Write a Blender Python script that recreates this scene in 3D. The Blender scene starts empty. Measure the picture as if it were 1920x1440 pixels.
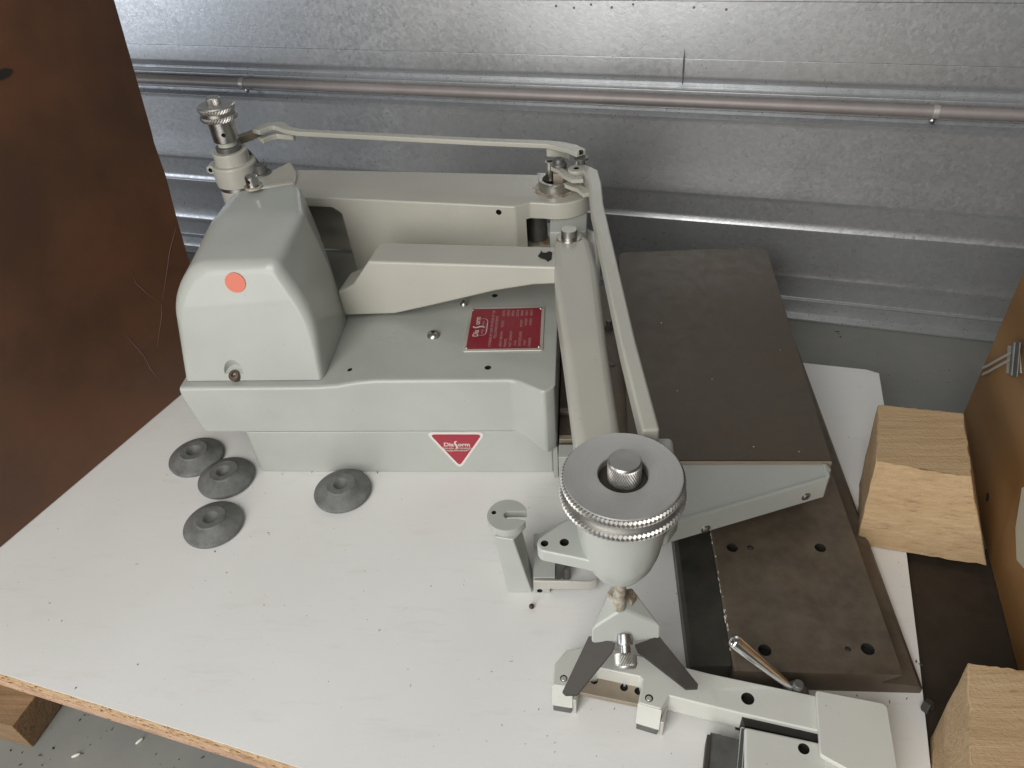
import bpy, bmesh, math, random
import numpy as np
from mathutils import Matrix, Vector
random.seed(7)
S = bpy.context.scene
COL = S.collection
# ------------------------------------------------------------------ camera
# world axes: x along the machine's front, y towards the wall, z up; millimetres in code
CAM = np.array([37.0, -646.1, 680.0])
cF = np.array([-0.09123, 0.76509, -0.63742]); cR = np.array([0.99580, 0.06503, -0.06447])
cD = np.cross(cF, cR); cD /= np.linalg.norm(cD); cR = np.cross(cD, cF); cR /= np.linalg.norm(cR)
FPX = 1425.0
cam = bpy.data.cameras.new('camera'); camo = bpy.data.objects.new('camera', cam); COL.objects.link(camo)
cam.sensor_width = 36; cam.lens = FPX / 1920 * 36; cam.clip_start = .02; cam.clip_end = 50
camo.matrix_world = Matrix(((cR[0], -cD[0], -cF[0], CAM[0]/1000), (cR[1], -cD[1], -cF[1], CAM[1]/1000),
                            (cR[2], -cD[2], -cF[2], CAM[2]/1000), (0, 0, 0, 1)))
S.camera = camo
# ------------------------------------------------------------------ light of the store room
W = bpy.data.worlds.new('World'); S.world = W; W.use_nodes = True
bg = W.node_tree.nodes['Background']; bg.inputs[0].default_value = (0.92, 0.97, 1.0, 1); bg.inputs[1].default_value = 0.08
def area(name, loc, target, sx, sy, watts, col):
    l = bpy.data.lights.new(name, 'AREA'); l.shape = 'RECTANGLE'; l.size = sx; l.size_y = sy; l.energy = watts; l.color = col
    o = bpy.data.objects.new(name, l); COL.objects.link(o); o.location = loc
    o.rotation_euler = (Vector(target) - Vector(loc)).to_track_quat('-Z', 'Y').to_euler(); return o
area('doorway_light', (-0.78, -1.7, 0.60), (-0.1, 0.1, 0.2), 1.1, 1.35, 21.5, (1.0, 0.98, 0.95))
area('front_lamp', (-0.45, -1.2, 1.3), (0.05, 0.1, 0.1), 0.9, 0.6, 11.5, (1.0, 0.99, 0.95))
area('aisle_light', (-3.0, -0.75, 0.25), (-0.6, 0.7, 0.3), 0.9, 0.9, 17, (0.84, 0.90, 1.0))
area('ceiling_lamp', (-0.2, -1.3, 2.4), (0.1, 0.2, 0.0), 1.3, 0.35, 6, (1.0, 0.94, 0.84))
S.view_settings.view_transform = 'Standard'; S.view_settings.look = 'None'
S.view_settings.exposure = -0.08; S.view_settings.gamma = 1.0
S.render.resolution_x = 1024; S.render.resolution_y = 768
S.render.engine = 'CYCLES'
# ------------------------------------------------------------------ pixel -> point helpers (measuring the photograph)
def ray(x, y): return FPX * cF + (x - 960) * cR + (y - 720) * cD
def pz(x, y, z):
    r = ray(x, y); return CAM + r * ((z - CAM[2]) / r[2])
def pl(x, y, p, ang=0.0):                       # on the vertical plane through p whose trace runs at angle ang
    a = math.radians(ang); n = np.array([-math.sin(a), math.cos(a), 0]); r = ray(x, y)
    return CAM + r * (((np.array(p, float) - CAM) @ n) / (r @ n))
def uv(pts, z): return [tuple(pz(x, y, z)[:2]) for x, y in pts]
# ------------------------------------------------------------------ materials
def nmat(name, base, rough=.4, metal=0., build=None, coat=0., spec=.5):
    m = bpy.data.materials.new(name); m.use_nodes = True; nt = m.node_tree; b = nt.nodes['Principled BSDF']
    b.inputs['Base Color'].default_value = (*base, 1); b.inputs['Roughness'].default_value = rough; b.inputs['Metallic'].default_value = metal
    b.inputs['Coat Weight'].default_value = coat; b.inputs['Specular IOR Level'].default_value = spec
    if build: build(nt, b)
    return m
def N(nt, t, **k):
    n = nt.nodes.new(t)
    for a, v in k.items():
        if a in n.inputs: n.inputs[a].default_value = v
        else: setattr(n, a, v)
    return n
def coords(nt, scale=(1, 1, 1), rot=(0, 0, 0)):
    tc = N(nt, 'ShaderNodeTexCoord'); mp = N(nt, 'ShaderNodeMapping'); mp.inputs['Scale'].default_value = scale; mp.inputs['Rotation'].default_value = rot
    nt.links.new(tc.outputs['Object'], mp.inputs[0]); return mp.outputs[0]
def noise(nt, vec, scale, detail=4, rough=.55, dist=0.):
    n = N(nt, 'ShaderNodeTexNoise'); n.inputs['Scale'].default_value = scale; n.inputs['Detail'].default_value = detail
    n.inputs['Roughness'].default_value = rough; n.inputs['Distortion'].default_value = dist; nt.links.new(vec, n.inputs['Vector']); return n.outputs['Fac']
def ramp(nt, fac, stops):
    r = N(nt, 'ShaderNodeValToRGB'); e = r.color_ramp.elements
    while len(e) < len(stops): e.new(.5)
    for i, (p, c) in enumerate(stops): e[i].position = p; e[i].color = (*c, 1) if len(c) == 3 else c
    nt.links.new(fac, r.inputs[0]); return r.outputs[0]
def g3(v): return (v, v, v)
def mix(nt, fac, a, b, mode='MIX'):
    m = N(nt, 'ShaderNodeMix', data_type='RGBA', blend_type=mode)
    for v, i in ((fac, 0), (a, 6), (b, 7)):
        if isinstance(v, (int, float)): m.inputs[i].default_value = v
        elif isinstance(v, tuple): m.inputs[i].default_value = (*v, 1)
        else: nt.links.new(v, m.inputs[i])
    return m.outputs[2]
def bump(nt, b, h, strength=.3, dist=.001):
    n = N(nt, 'ShaderNodeBump'); n.inputs['Strength'].default_value = strength; n.inputs['Distance'].default_value = dist
    nt.links.new(h, n.inputs['Height']); nt.links.new(n.outputs[0], b.inputs['Normal'])
def L(nt, a, b): nt.links.new(a, b)

def paint_b(c1, c2, dirt=(.20, .15, .10), amt=.75):
    def f(nt, b):
        v = coords(nt)
        big = noise(nt, v, 9, 5); fine = noise(nt, v, 160, 4)
        c = mix(nt, ramp(nt, big, [(.35, g3(0)), (.65, g3(1))]), c1, c2)
        sp = ramp(nt, noise(nt, v, 420, 2, .5), [(.755, g3(0)), (.775, g3(1))])
        c = mix(nt, sp, c, dirt)
        # rub marks: brown grime kept in soft irregular streaks
        st = ramp(nt, noise(nt, coords(nt, (1, 1, .5)), 26, 6, .7, .6), [(.62, g3(0)), (.80, g3(amt * .35))])
        c = mix(nt, st, c, (.30, .26, .20)); L(nt, c, b.inputs['Base Color'])
        L(nt, ramp(nt, big, [(.3, g3(.27)), (.7, g3(.40))]), b.inputs['Roughness'])
        bump(nt, b, mix(nt, .5, big, fine), .10, .0012)
    return f
PAINT = nmat('grey_green_enamel', (.5, .51, .46), .32, 0, paint_b((.415, .434, .402), (.462, .480, .448)), coat=.25)
def rustpaint_b(nt, b):
    v = coords(nt); n1 = noise(nt, v, 60, 6, .7)
    c = mix(nt, ramp(nt, n1, [(.42, g3(0)), (.60, g3(1))]), (.48, .47, .40), (.20, .13, .07)); L(nt, c, b.inputs['Base Color'])
    bump(nt, b, n1, .4, .001)
AGED_LIT = nmat('yellowed_lit_enamel', (.5, .49, .43), .34, 0, paint_b((.455, .445, .39), (.50, .49, .43)), coat=.2)  # aged yellow; part of the warm tone is lighting put into the colour
RUSTY = nmat('stained_enamel', (.4, .35, .28), .6, 0, rustpaint_b)
def steel_b(lo, hi, r0, r1, rust=0.):
    def f(nt, b):
        v = coords(nt); n1 = noise(nt, v, 45, 6, .65); n2 = noise(nt, coords(nt, (1, 14, 1)), 120, 3)
        c = mix(nt, ramp(nt, n1, [(.3, g3(0)), (.7, g3(1))]), lo, hi)
        if rust:
            rr = ramp(nt, noise(nt, v, 18, 8, .72), [(.50, g3(0)), (.72, g3(rust))]); c = mix(nt, rr, c, (.115, .062, .034))
        L(nt, c, b.inputs['Base Color'])
        L(nt, ramp(nt, n1, [(.3, g3(r0)), (.7, g3(r1))]), b.inputs['Roughness']); bump(nt, b, mix(nt, .5, n1, n2), .12, .0006)
    return f
STEEL = nmat('machined_steel', (.5, .49, .46), .35, 1, steel_b((.42, .41, .385), (.60, .585, .555), .26, .42))
BRUSHED = nmat('worn_aluminium', (.5, .49, .46), .42, 1, steel_b((.43, .425, .41), (.56, .555, .535), .40, .55))
def turned_b(nt, b):
    v = coords(nt); n1 = noise(nt, v, 38, 6, .65); sp_ = N(nt, 'ShaderNodeVectorMath', operation='LENGTH'); sub_ = N(nt, 'ShaderNodeVectorMath', operation='SUBTRACT')
    sub_.inputs[1].default_value = (.2455, -.392, 0); cxy = N(nt, 'ShaderNodeVectorMath', operation='MULTIPLY'); cxy.inputs[1].default_value = (1, 1, 0)
    L(nt, v, sub_.inputs[0]); L(nt, sub_.outputs[0], cxy.inputs[0]); L(nt, cxy.outputs[0], sp_.inputs[0])
    nz = N(nt, 'ShaderNodeTexNoise', noise_dimensions='1D'); nz.inputs['Scale'].default_value = 900; nz.inputs['Detail'].default_value = 3; L(nt, sp_.outputs['Value'], nz.inputs['W'])
    L(nt, mix(nt, mix(nt, .6, ramp(nt, n1, [(.3, g3(0)), (.7, g3(1))]), nz.outputs['Fac']), (.52, .51, .495), (.70, .69, .67)), b.inputs['Base Color'])  # concentric tones put circular reflections into the base colour
    L(nt, ramp(nt, n1, [(.3, g3(.34)), (.7, g3(.50))]), b.inputs['Roughness']); bump(nt, b, nz.outputs['Fac'], .10, .0006)
TURNED = nmat('turned_aluminium', (.6, .59, .57), .42, .75, turned_b)
DKSTEEL = nmat('oiled_brown_steel', (.05, .04, .03), .5, .3, steel_b((.098, .079, .059), (.165, .132, .097), .36, .54, .55))
TABLETOP = nmat('blackened_table_steel', (.05, .04, .03), .5, .2, steel_b((.074, .059, .042), (.104, .083, .060), .38, .52, .30))
KNURL = nmat('knurled_steel', (.5, .49, .46), .45, 1, steel_b((.46, .45, .42), (.62, .605, .575), .42, .52))
BLACKMET = nmat('blued_steel', (.06, .052, .045), .45, .15, steel_b((.045, .039, .034), (.066, .058, .050), .6, .72))
CHROME = nmat('chrome', (.82, .82, .82), .09, 1)
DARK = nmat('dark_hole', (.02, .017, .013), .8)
GREYMET = nmat('dull_grey_steel', (.2, .2, .19), .5, .6, steel_b((.13, .13, .12), (.20, .20, .19), .4, .55))
TAN = nmat('tarnished_plate', (.33, .27, .2), .5, .4, steel_b((.30, .25, .19), (.38, .32, .25), .4, .55))
def board_b(nt, b):
    v = coords(nt); n1 = noise(nt, v, 5, 6, .6); n2 = noise(nt, v, 320, 3, .6); n3 = noise(nt, coords(nt, (1, 5, 1), (0, 0, .25)), 14, 6, .7)
    c = mix(nt, ramp(nt, n1, [(.3, g3(0)), (.7, g3(1))]), (.80, .795, .775), (.855, .85, .835))
    c = mix(nt, ramp(nt, n3, [(.56, g3(0)), (.80, g3(.22))]), c, (.50, .43, .37))
    c = mix(nt, ramp(nt, noise(nt, v, 260, 1, .4), [(.79, g3(0)), (.81, g3(.6))]), c, (.16, .13, .10))
    L(nt, c, b.inputs['Base Color']); bump(nt, b, n2, .10, .0008)
BOARD = nmat('white_melamine', (.68, .66, .64), .55, 0, board_b)
def chip_b(nt, b):
    v = coords(nt, (1, 1, 3)); n1 = noise(nt, v, 70, 6, .7); n2 = noise(nt, v, 260, 4, .7)
    c = ramp(nt, n1, [(.30, (.36, .22, .12)), (.5, (.58, .40, .23)), (.7, (.70, .53, .34))])
    c = mix(nt, ramp(nt, n2, [(.62, g3(0)), (.72, g3(.6))]), c, (.26, .15, .08)); L(nt, c, b.inputs['Base Color']); bump(nt, b, n2, .7, .002)
CHIP = nmat('chipboard_edge', (.55, .4, .25), .8, 0, chip_b)
CHIPLOW = nmat('pinkish_fibre_edge', (.5, .35, .25), .85, 0, lambda nt, b: (L(nt, ramp(nt, noise(nt, coords(nt, (.35, .35, 1.4)), 75, 6, .7), [(.3, (.36, .21, .13)), (.5, (.53, .35, .235)), (.72, (.64, .46, .33))]), b.inputs['Base Color']), bump(nt, b, noise(nt, coords(nt, (.3, .3, 1)), 120, 4, .7), .9, .003))[0])
def galv_b(nt, b):
    v = coords(nt)
    vo = N(nt, 'ShaderNodeTexVoronoi'); vo.inputs['Scale'].default_value = 190; vo.inputs['Randomness'].default_value = 1
    dn = N(nt, 'ShaderNodeTexNoise'); dn.inputs['Scale'].default_value = 60; dn.inputs['Detail'].default_value = 3; L(nt, v, dn.inputs['Vector'])
    mv = N(nt, 'ShaderNodeMix', data_type='VECTOR'); mv.inputs[0].default_value = .007
    L(nt, v, mv.inputs[4]); L(nt, dn.outputs['Color'], mv.inputs[5]); L(nt, mv.outputs[1], vo.inputs['Vector'])
    n1 = noise(nt, v, 5, 5); n2 = noise(nt, v, 170, 3, .5, .9)
    cell = N(nt, 'ShaderNodeSeparateColor'); L(nt, vo.outputs['Color'], cell.inputs[0])
    c = mix(nt, cell.outputs[0], (.52, .53, .545), (.58, .59, .605))
    c = mix(nt, ramp(nt, n1, [(.45, g3(0)), (.75, g3(.30))]), c, (.38, .39, .36)); L(nt, c, b.inputs['Base Color'])
    rr = mix(nt, .5, cell.outputs[1], n2); L(nt, ramp(nt, rr, [(.2, g3(.27)), (.8, g3(.38))]), b.inputs['Roughness'])
    bump(nt, b, mix(nt, .7, cell.outputs[2], n2), .13, .0012)
GALV = nmat('galvanised_sheet', (.45, .46, .48), .42, .62, galv_b)
def pipe_b(nt, b):
    v = coords(nt); n1 = noise(nt, v, 22, 6, .7)
    L(nt, ramp(nt, n1, [(.3, (.33, .295, .285)), (.6, (.39, .345, .335)), (.8, (.35, .33, .32))]), b.inputs['Base Color'])
PIPE = nmat('dull_pink_conduit', (.45, .36, .34), .5, .3, pipe_b)
def brown_b(nt, b):
    v = coords(nt); n1 = noise(nt, v, 4, 6, .6); n2 = noise(nt, v, 300, 3)
    c = mix(nt, ramp(nt, n1, [(.35, g3(0)), (.68, g3(1))]), (.082, .037, .019), (.185, .074, .032))
    sc = ramp(nt, noise(nt, coords(nt, (1, 1, .35), (.5, .3, .2)), 11, 8, .75, 1.5), [(.70, g3(0)), (.74, g3(.35)), (.76, g3(0))])
    c = mix(nt, sc, c, (.20, .14, .12)); L(nt, c, b.inputs['Base Color'])
    L(nt, ramp(nt, n1, [(.3, g3(.42)), (.7, g3(.58))]), b.inputs['Roughness']); bump(nt, b, n2, .10, .0006)
BROWN = nmat('dark_brown_fibreboard', (.06, .025, .014), .5, 0, brown_b)
def wood_b(c1, c2, c3, sc=(1, 1, 1), rot=(0, 0, 0), bs=.8, ring=60):
    def f(nt, b):
        v = coords(nt, sc, rot); w = N(nt, 'ShaderNodeTexWave', wave_type='BANDS', bands_direction='Z')
        w.inputs['Scale'].default_value = ring; w.inputs['Distortion'].default_value = 3.5; w.inputs['Detail'].default_value = 4; w.inputs['Detail Scale'].default_value = 1.6
        L(nt, v, w.inputs['Vector']); n1 = noise(nt, v, 40, 7, .7); n2 = noise(nt, coords(nt), 260, 4, .7)
        c = ramp(nt, mix(nt, .55, w.outputs['Fac'], n1), [(.25, c1), (.5, c2), (.8, c3)])
        c = mix(nt, ramp(nt, n2, [(.60, g3(0)), (.75, g3(.35))]), c, tuple(x * .55 for x in c1)); L(nt, c, b.inputs['Base Color'])
        bump(nt, b, mix(nt, .45, w.outputs['Fac'], n2), bs, .0022)
    return f
def sawn_b(c1, c2, c3, bs):
    def f(nt, b):
        v = coords(nt, (.05, 1, 1), (0, 0, .234)); n1 = noise(nt, v, 230, 5, .65); n3 = noise(nt, coords(nt, (.25, 1, 1), (0, 0, .234)), 22, 4, .6); n2 = noise(nt, coords(nt), 300, 4, .7)
        c = ramp(nt, mix(nt, .4, n1, n3), [(.30, c1), (.5, c2), (.68, c3)])
        c = mix(nt, ramp(nt, n1, [(.30, g3(.45)), (.40, g3(0))]), c, tuple(x * .5 for x in c1)); L(nt, c, b.inputs['Base Color'])
        bump(nt, b, mix(nt, .5, n1, n2), bs, .0022)
    return f
WOOD = nmat('rough_sawn_pine', (.5, .3, .15), .85, 0, sawn_b((.43, .285, .155), (.545, .38, .215), (.64, .47, .29), .9))
OLDWOOD = nmat('old_brown_timber', (.2, .12, .06), .85, 0, sawn_b((.17, .105, .05), (.24, .15, .08), (.33, .215, .12), .7))
PLY = nmat('varnished_plywood', (.4, .2, .07), .5, 0, wood_b((.215, .112, .040), (.255, .135, .050), (.31, .175, .075), (.4, .08, .35), (.1, 0, .2), .12, 9))
def floor_b(nt, b):
    v = coords(nt); n1 = noise(nt, v, 6, 7, .65); n2 = noise(nt, v, 90, 5, .7)
    c = mix(nt, ramp(nt, n1, [(.3, g3(0)), (.7, g3(1))]), (.215, .22, .205), (.285, .285, .265))
    c = mix(nt, ramp(nt, n2, [(.66, g3(0)), (.74, g3(.5))]), c, (.09, .075, .06)); L(nt, c, b.inputs['Base Color']); bump(nt, b, n2, .2, .001)
FLOOR = nmat('grey_green_floor_paint', (.18, .19, .18), .6, 0, floor_b)
def rub_b(nt, b):
    v = coords(nt); n1 = noise(nt, v, 55, 7, .72); n2 = noise(nt, v, 200, 4, .7)
    c = ramp(nt, n1, [(.3, (.10, .103, .10)), (.55, (.17, .175, .17)), (.75, (.225, .225, .217))])
    c = mix(nt, ramp(nt, n2, [(.66, g3(0)), (.74, g3(.5))]), c, (.10, .07, .05)); L(nt, c, b.inputs['Base Color']); bump(nt, b, n1, .35, .0012)
RUBBER = nmat('dusty_grey_rubber', (.12, .12, .12), .62, 0, rub_b)
RED = nmat('red_enamel', (.36, .03, .05), .45, 0, None)
DKRED = nmat('red_etched_plate', (.27, .02, .035), .4, 0, None)
CREAM = nmat('cream_print', (.66, .60, .55), .5)
PINKPRINT = nmat('worn_print', (.46, .30, .29), .5)
STICK = nmat('salmon_sticker', (.72, .205, .14), .6)
WHITEBIT = nmat('white_grain', (.75, .73, .66), .6)
PALEMET = nmat('pale_clasp_metal', (.62, .60, .55), .4, .5)
WHITECAST = nmat('white_enamel_worn', (.62, .62, .57), .34, 0, paint_b((.585, .59, .54), (.65, .65, .60)), coat=.2)
# ------------------------------------------------------------------ mesh helpers (mm in, metres out)
class G:
    def __init__(s): s.v = []; s.f = []
    def add(s, vs, fs):
        o = len(s.v); s.v += [tuple(map(float, p)) for p in vs]; s.f += [tuple(i + o for i in f) for f in fs]; return s
    def loft(s, rings, cap=True, closed=True):
        n = len(rings[0]); vs = [p for r in rings for p in r]; fs = []
        for k in range(len(rings) - 1):
            for i in range(n if closed else n - 1):
                j = (i + 1) % n; fs.append((k*n+i, k*n+j, (k+1)*n+j, (k+1)*n+i))
        if cap: fs += [tuple(range(n))[::-1], tuple((len(rings)-1)*n + i for i in range(n))]
        return s.add(vs, fs)
    def prism(s, poly, z0, z1, poly2=None):
        return s.loft([[(x, y, z0) for x, y in poly], [(x, y, z1) for x, y in (poly2 or poly)]])
    def along(s, ring, d):                       # ring of 3D points swept by vector d
        return s.loft([[tuple(p) for p in ring], [tuple(np.array(p) + d) for p in ring]])
    def box(s, x0, x1, y0, y1, z0, z1): return s.prism([(x0, y0), (x1, y0), (x1, y1), (x0, y1)], z0, z1)
    def lathe(s, c, prof, n=48, axis=(0, 0, 1)):
        M = Vector(axis).normalized().to_track_quat('Z', 'Y').to_matrix(); rings = []
        for r, z in prof:
            rings.append([tuple(np.array(c) + np.array(M @ Vector((r*math.cos(2*math.pi*i/n), r*math.sin(2*math.pi*i/n), z)))) for i in range(n)])
        return s.loft(rings)
    def knurl(s, c, r, z0, z1, n=120, rows=4, d=.7, axis=(0, 0, 1), cap=True):   # diamond knurl as real relief
        M = Vector(axis).normalized().to_track_quat('Z', 'Y').to_matrix(); rings = []
        for k in range(rows + 1):
            rr = []
            for i in range(n):
                q = r - d * ((i + k) % 2) - (d * .7 if k in (0, rows) else 0); a = 2*math.pi*i/n
                rr.append(tuple(np.array(c) + np.array(M @ Vector((q*math.cos(a), q*math.sin(a), z0 + (z1-z0)*k/rows)))))
            rings.append(rr)
        return s.loft(rings, cap=cap)
    def tube(s, pts, rad, n=16):
        pts = [np.array(p, float) for p in pts]; rings = []
        for i, p in enumerate(pts):
            t = pts[min(i+1, len(pts)-1)] - pts[max(i-1, 0)]
            M = Vector(t).normalized().to_track_quat('Z', 'Y').to_matrix(); r = rad[i] if isinstance(rad, (list, tuple)) else rad
            rings.append([tuple(p + np.array(M @ Vector((r*math.cos(2*math.pi*j/n), r*math.sin(2*math.pi*j/n), 0)))) for j in range(n)])
        return s.loft(rings)
    def strip(s, pts, w, z0, z1):                # flat bar following a plan path, w = width or list
        pts = [np.array(p[:2], float) for p in pts]; a = []; b = []
        for i, p in enumerate(pts):
            t = pts[min(i+1, len(pts)-1)] - pts[max(i-1, 0)]; t /= np.linalg.norm(t); n = np.array([-t[1], t[0]])
            q = (w[i] if isinstance(w, (list, tuple)) else w) / 2; a.append(tuple(p + n*q)); b.append(tuple(p - n*q))
        return s.prism(a[::-1] + b, z0, z1) if False else s.prism(b + a[::-1], z0, z1)
def circ(c, r, n=32, a0=0, a1=360):
    full = abs(a1 - a0) >= 360; m = n if full else n + 1
    return [(c[0] + r*math.cos(math.radians(a0 + (a1-a0)*i/n)), c[1] + r*math.sin(math.radians(a0 + (a1-a0)*i/n))) for i in range(m)]
def rnd(poly, r, n=6):                           # round the corners of a plan polygon
    out = []; k = len(poly)
    for i in range(k):
        p0, p, p1 = (np.array(poly[(i+j) % k], float) for j in (-1, 0, 1)); q = r[i] if isinstance(r, (list, tuple)) else r
        if q <= 0: out.append(tuple(p)); continue
        a = (p0-p)/np.linalg.norm(p0-p); b = (p1-p)/np.linalg.norm(p1-p)
        q = min(q, .48*np.linalg.norm(p0-p), .48*np.linalg.norm(p1-p)); s, e = p + a*q, p + b*q
        for t in np.linspace(0, 1, n+1): out.append(tuple((1-t)**2*s + 2*t*(1-t)*p + t*t*e))
    return out
def bake(o):
    dg = bpy.context.evaluated_depsgraph_get(); dg.update()
    me = bpy.data.meshes.new_from_object(o.evaluated_get(dg)); old = o.data; o.modifiers.clear(); o.data = me; bpy.data.meshes.remove(old)
def part(name, g, mat, parent=None, bev=0, seg=3, holes=(), cut=None, smooth=True, sub=0, base=(0, 0, 0), ang=32, label=None, kind=None):
    """one mesh object; holes = (x, y, z, radius, depth[, axis]) drilled for real"""
    if parent is not None and 'base' in parent: base = tuple(parent['base'])
    me = bpy.data.meshes.new(name)
    me.from_pydata([((x-base[0])/1000, (y-base[1])/1000, (z-base[2])/1000) for x, y, z in g.v], [], g.f)
    bm = bmesh.new(); bm.from_mesh(me); bmesh.ops.recalc_face_normals(bm, faces=bm.faces)
    bm.to_mesh(me); bm.free(); me.materials.append(mat)
    o = bpy.data.objects.new(name, me); COL.objects.link(o)
    if sub:
        m = o.modifiers.new('s', 'SUBSURF'); m.levels = m.render_levels = sub
    if bev:
        m = o.modifiers.new('b', 'BEVEL'); m.width = bev/1000; m.segments = seg; m.limit_method = 'ANGLE'; m.angle_limit = math.radians(ang); m.use_clamp_overlap = True
    if sub or bev: bake(o)
    jobs = []
    if cut: jobs.append((cut, mat))
    if holes:
        gh = G()
        for h in holes:
            ax = h[5] if len(h) > 5 else (0, 0, 1)
            a = np.array(ax, float); a /= np.linalg.norm(a)
            gh.lathe(np.array(h[:3]) - a*h[4], [(h[3], 0), (h[3], h[4] + 6)], 20, ax)
        jobs.append((gh, DARK))
    for gh, cmat in jobs:
        cm = bpy.data.meshes.new('cut'); cm.from_pydata([((x-base[0])/1000, (y-base[1])/1000, (z-base[2])/1000) for x, y, z in gh.v], [], gh.f)
        bm = bmesh.new(); bm.from_mesh(cm); bmesh.ops.recalc_face_normals(bm, faces=bm.faces); bm.to_mesh(cm); bm.free()
        cm.materials.append(cmat)
        co = bpy.data.objects.new('cut', cm); COL.objects.link(co)
        m = o.modifiers.new('c', 'BOOLEAN'); m.operation = 'DIFFERENCE'; m.solver = 'EXACT'; m.object = co
        try: m.material_mode = 'TRANSFER'
        except Exception: pass
        bake(o); bpy.data.objects.remove(co); bpy.data.meshes.remove(cm)
    me = o.data; me.name = name
    if smooth:
        me.polygons.foreach_set('use_smooth', [True]*len(me.polygons)); me.set_sharp_from_angle(angle=math.radians(40))
        m = o.modifiers.new('n', 'WEIGHTED_NORMAL'); m.keep_sharp = True; bake(o); o.data.name = name
    if parent is not None: o.parent = parent
    else: o.location = [c/1000 for c in base]
    if label: o['label'] = label
    if kind: o['kind'] = kind
    return o
def thing(name, label, cat, base, group=None):
    o = bpy.data.objects.new(name, None); COL.objects.link(o); o.location = [c/1000 for c in base]; o.empty_display_size = .02
    o['label'] = label; o['category'] = cat; o['base'] = [float(c) for c in base]
    if group: o['group'] = group
    return o
def sub(o, parent):                              # hang a part below another part of the same thing
    o.parent = parent; return o
def text(name, s, mat, parent, origin, xdir, ydir, size, off=0., sx=1., base=None, thick=.15):
    cu = bpy.data.curves.new('t', 'FONT'); cu.body = s; cu.size = 1; cu.align_x = 'CENTER'; cu.offset = off; cu.extrude = .0
    to = bpy.data.objects.new('t', cu); COL.objects.link(to); dg = bpy.context.evaluated_depsgraph_get(); dg.update()
    me = bpy.data.meshes.new_from_object(to.evaluated_get(dg)); bpy.data.objects.remove(to)
    X, Y = np.array(xdir, float), np.array(ydir, float); base = np.array(base)
    for v in me.vertices:
        p = np.array(origin) + X*v.co.x*size*sx + Y*v.co.y*size - base; v.co = p/1000
    me.materials.clear(); me.materials.append(mat); me.name = name
    o = bpy.data.objects.new(name, me); COL.objects.link(o); o.parent = parent; return o
# ================================================================== SETTING
FLZ = -75.0
bd = np.array([math.cos(math.radians(-13.4)), math.sin(math.radians(-13.4))]); bn = np.array([-bd[1], bd[0]])   # board / wall directions
def bw(s, t, o=(0, 0)): p = np.array(o, float) + bd*s + bn*t; return (p[0], p[1])
g = G(); q = [bw(-4000, -4000), bw(4000, -4000), bw(4000, 2500), bw(-4000, 2500)]
g.add([(x, y, FLZ) for x, y in q], [(0, 1, 2, 3)])
part('floor', g, FLOOR, smooth=False, kind='structure')
# ---- galvanised wall: pressed sheet with joggles, a recessed channel and a foot flange
WB = pz(1860, 625, FLZ)[:2]
t = thing('metal_wall', 'galvanised sheet metal wall with horizontal pressed ridges behind the machine', 'wall', (*bw(-700, 0, WB), FLZ))
def wall_strip(name, prof, s0=-2400, s1=900):    # prof: (out towards viewer, z)
    a = [(*bw(s0, -d, WB), z) for d, z in prof]; b = [(*bw(s1, -d, WB), z) for d, z in prof]
    g = G().loft([a, b], cap=False, closed=False); return g
def thick(prof, th=3): return prof + [(d - th, z) for d, z in prof[::-1]]
def wpart(name, prof, s0=-2400, s1=900, mat=GALV, bev=0, par=t, closed=True):
    pr = thick(prof); a = [(*bw(s0, -d, WB), z) for d, z in pr]; b = [(*bw(s1, -d, WB), z) for d, z in pr]
    return part(name, G().loft([a, b]), mat, par, bev=bev, seg=2)
wpart('foot_flange', [(26, FLZ+1), (26, FLZ+4), (10, FLZ+6), (8, -48)])
wpart('lower_panel', [(8, -47.5), (2, -45), (1.5, -18), (3, -14), (4.0, -8), (3.8, -4), (.5, 3), (.3, 20), (.5, 50), (2.5, 68), (3.6, 76), (3.7, 79), (.5, 84), (0, 90), (.1, 119), (2.0, 125), (2.3, 128), (1.8, 138), (.6, 160), (0, 180), (0, 238), (2, 246), (-9, 249.5), (-12, 254)], bev=1.2)
wpart('channel', [(-12, 254.3), (-2, 259), (-2, 284), (-15, 287), (-14, 292), (-1, 302), (0, 306), (0, 330)], bev=1.0)
wpart('upper_panel', [(0, 330.4), (0, 405)])
wpart('top_panel', [(-1.5, 405.5), (-1.5, 1300)])
# screws / pop rivets along the top seam
for i, s_ in enumerate((-905, -888, -862, -846, -40, -14, 8, 40, 66, 150, 190)):
    x, y = bw(float((pl(1300, 18, (*WB, 0), -13.4)[:2] - WB) @ bd) - 150 + s_ + random.uniform(-4, 4), -0.5, WB)
    part('rivet', G().lathe((x, y, 398 + random.uniform(-3, 3)), [(1.7, 0), (1.3, .6), (.3, .8)], 10, (-bn[0], -bn[1], 0)), GREYMET, t)
# scratch: a bare dark slit in the sheet
P0 = pl(1284, 90, (*WB, 0), -13.4); P1 = pl(1280, 158, (*WB, 0), -13.4)
g = G(); o = -bn*1.2; g.add([(P0[0]+o[0], P0[1]+o[1], P0[2]), (P0[0]+o[0]+1.6, P0[1]+o[1]-.4, P0[2]-14), (P1[0]+o[0]+.8, P1[1]+o[1], P1[2]), (P1[0]+o[0]-.8, P1[1]+o[1], P1[2]), (P0[0]+o[0]-1.2, P0[1]+o[1], P0[2]-18)], [(0, 1, 2, 3, 4)])
part('scratch', g, GREYMET, t, smooth=False)
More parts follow.
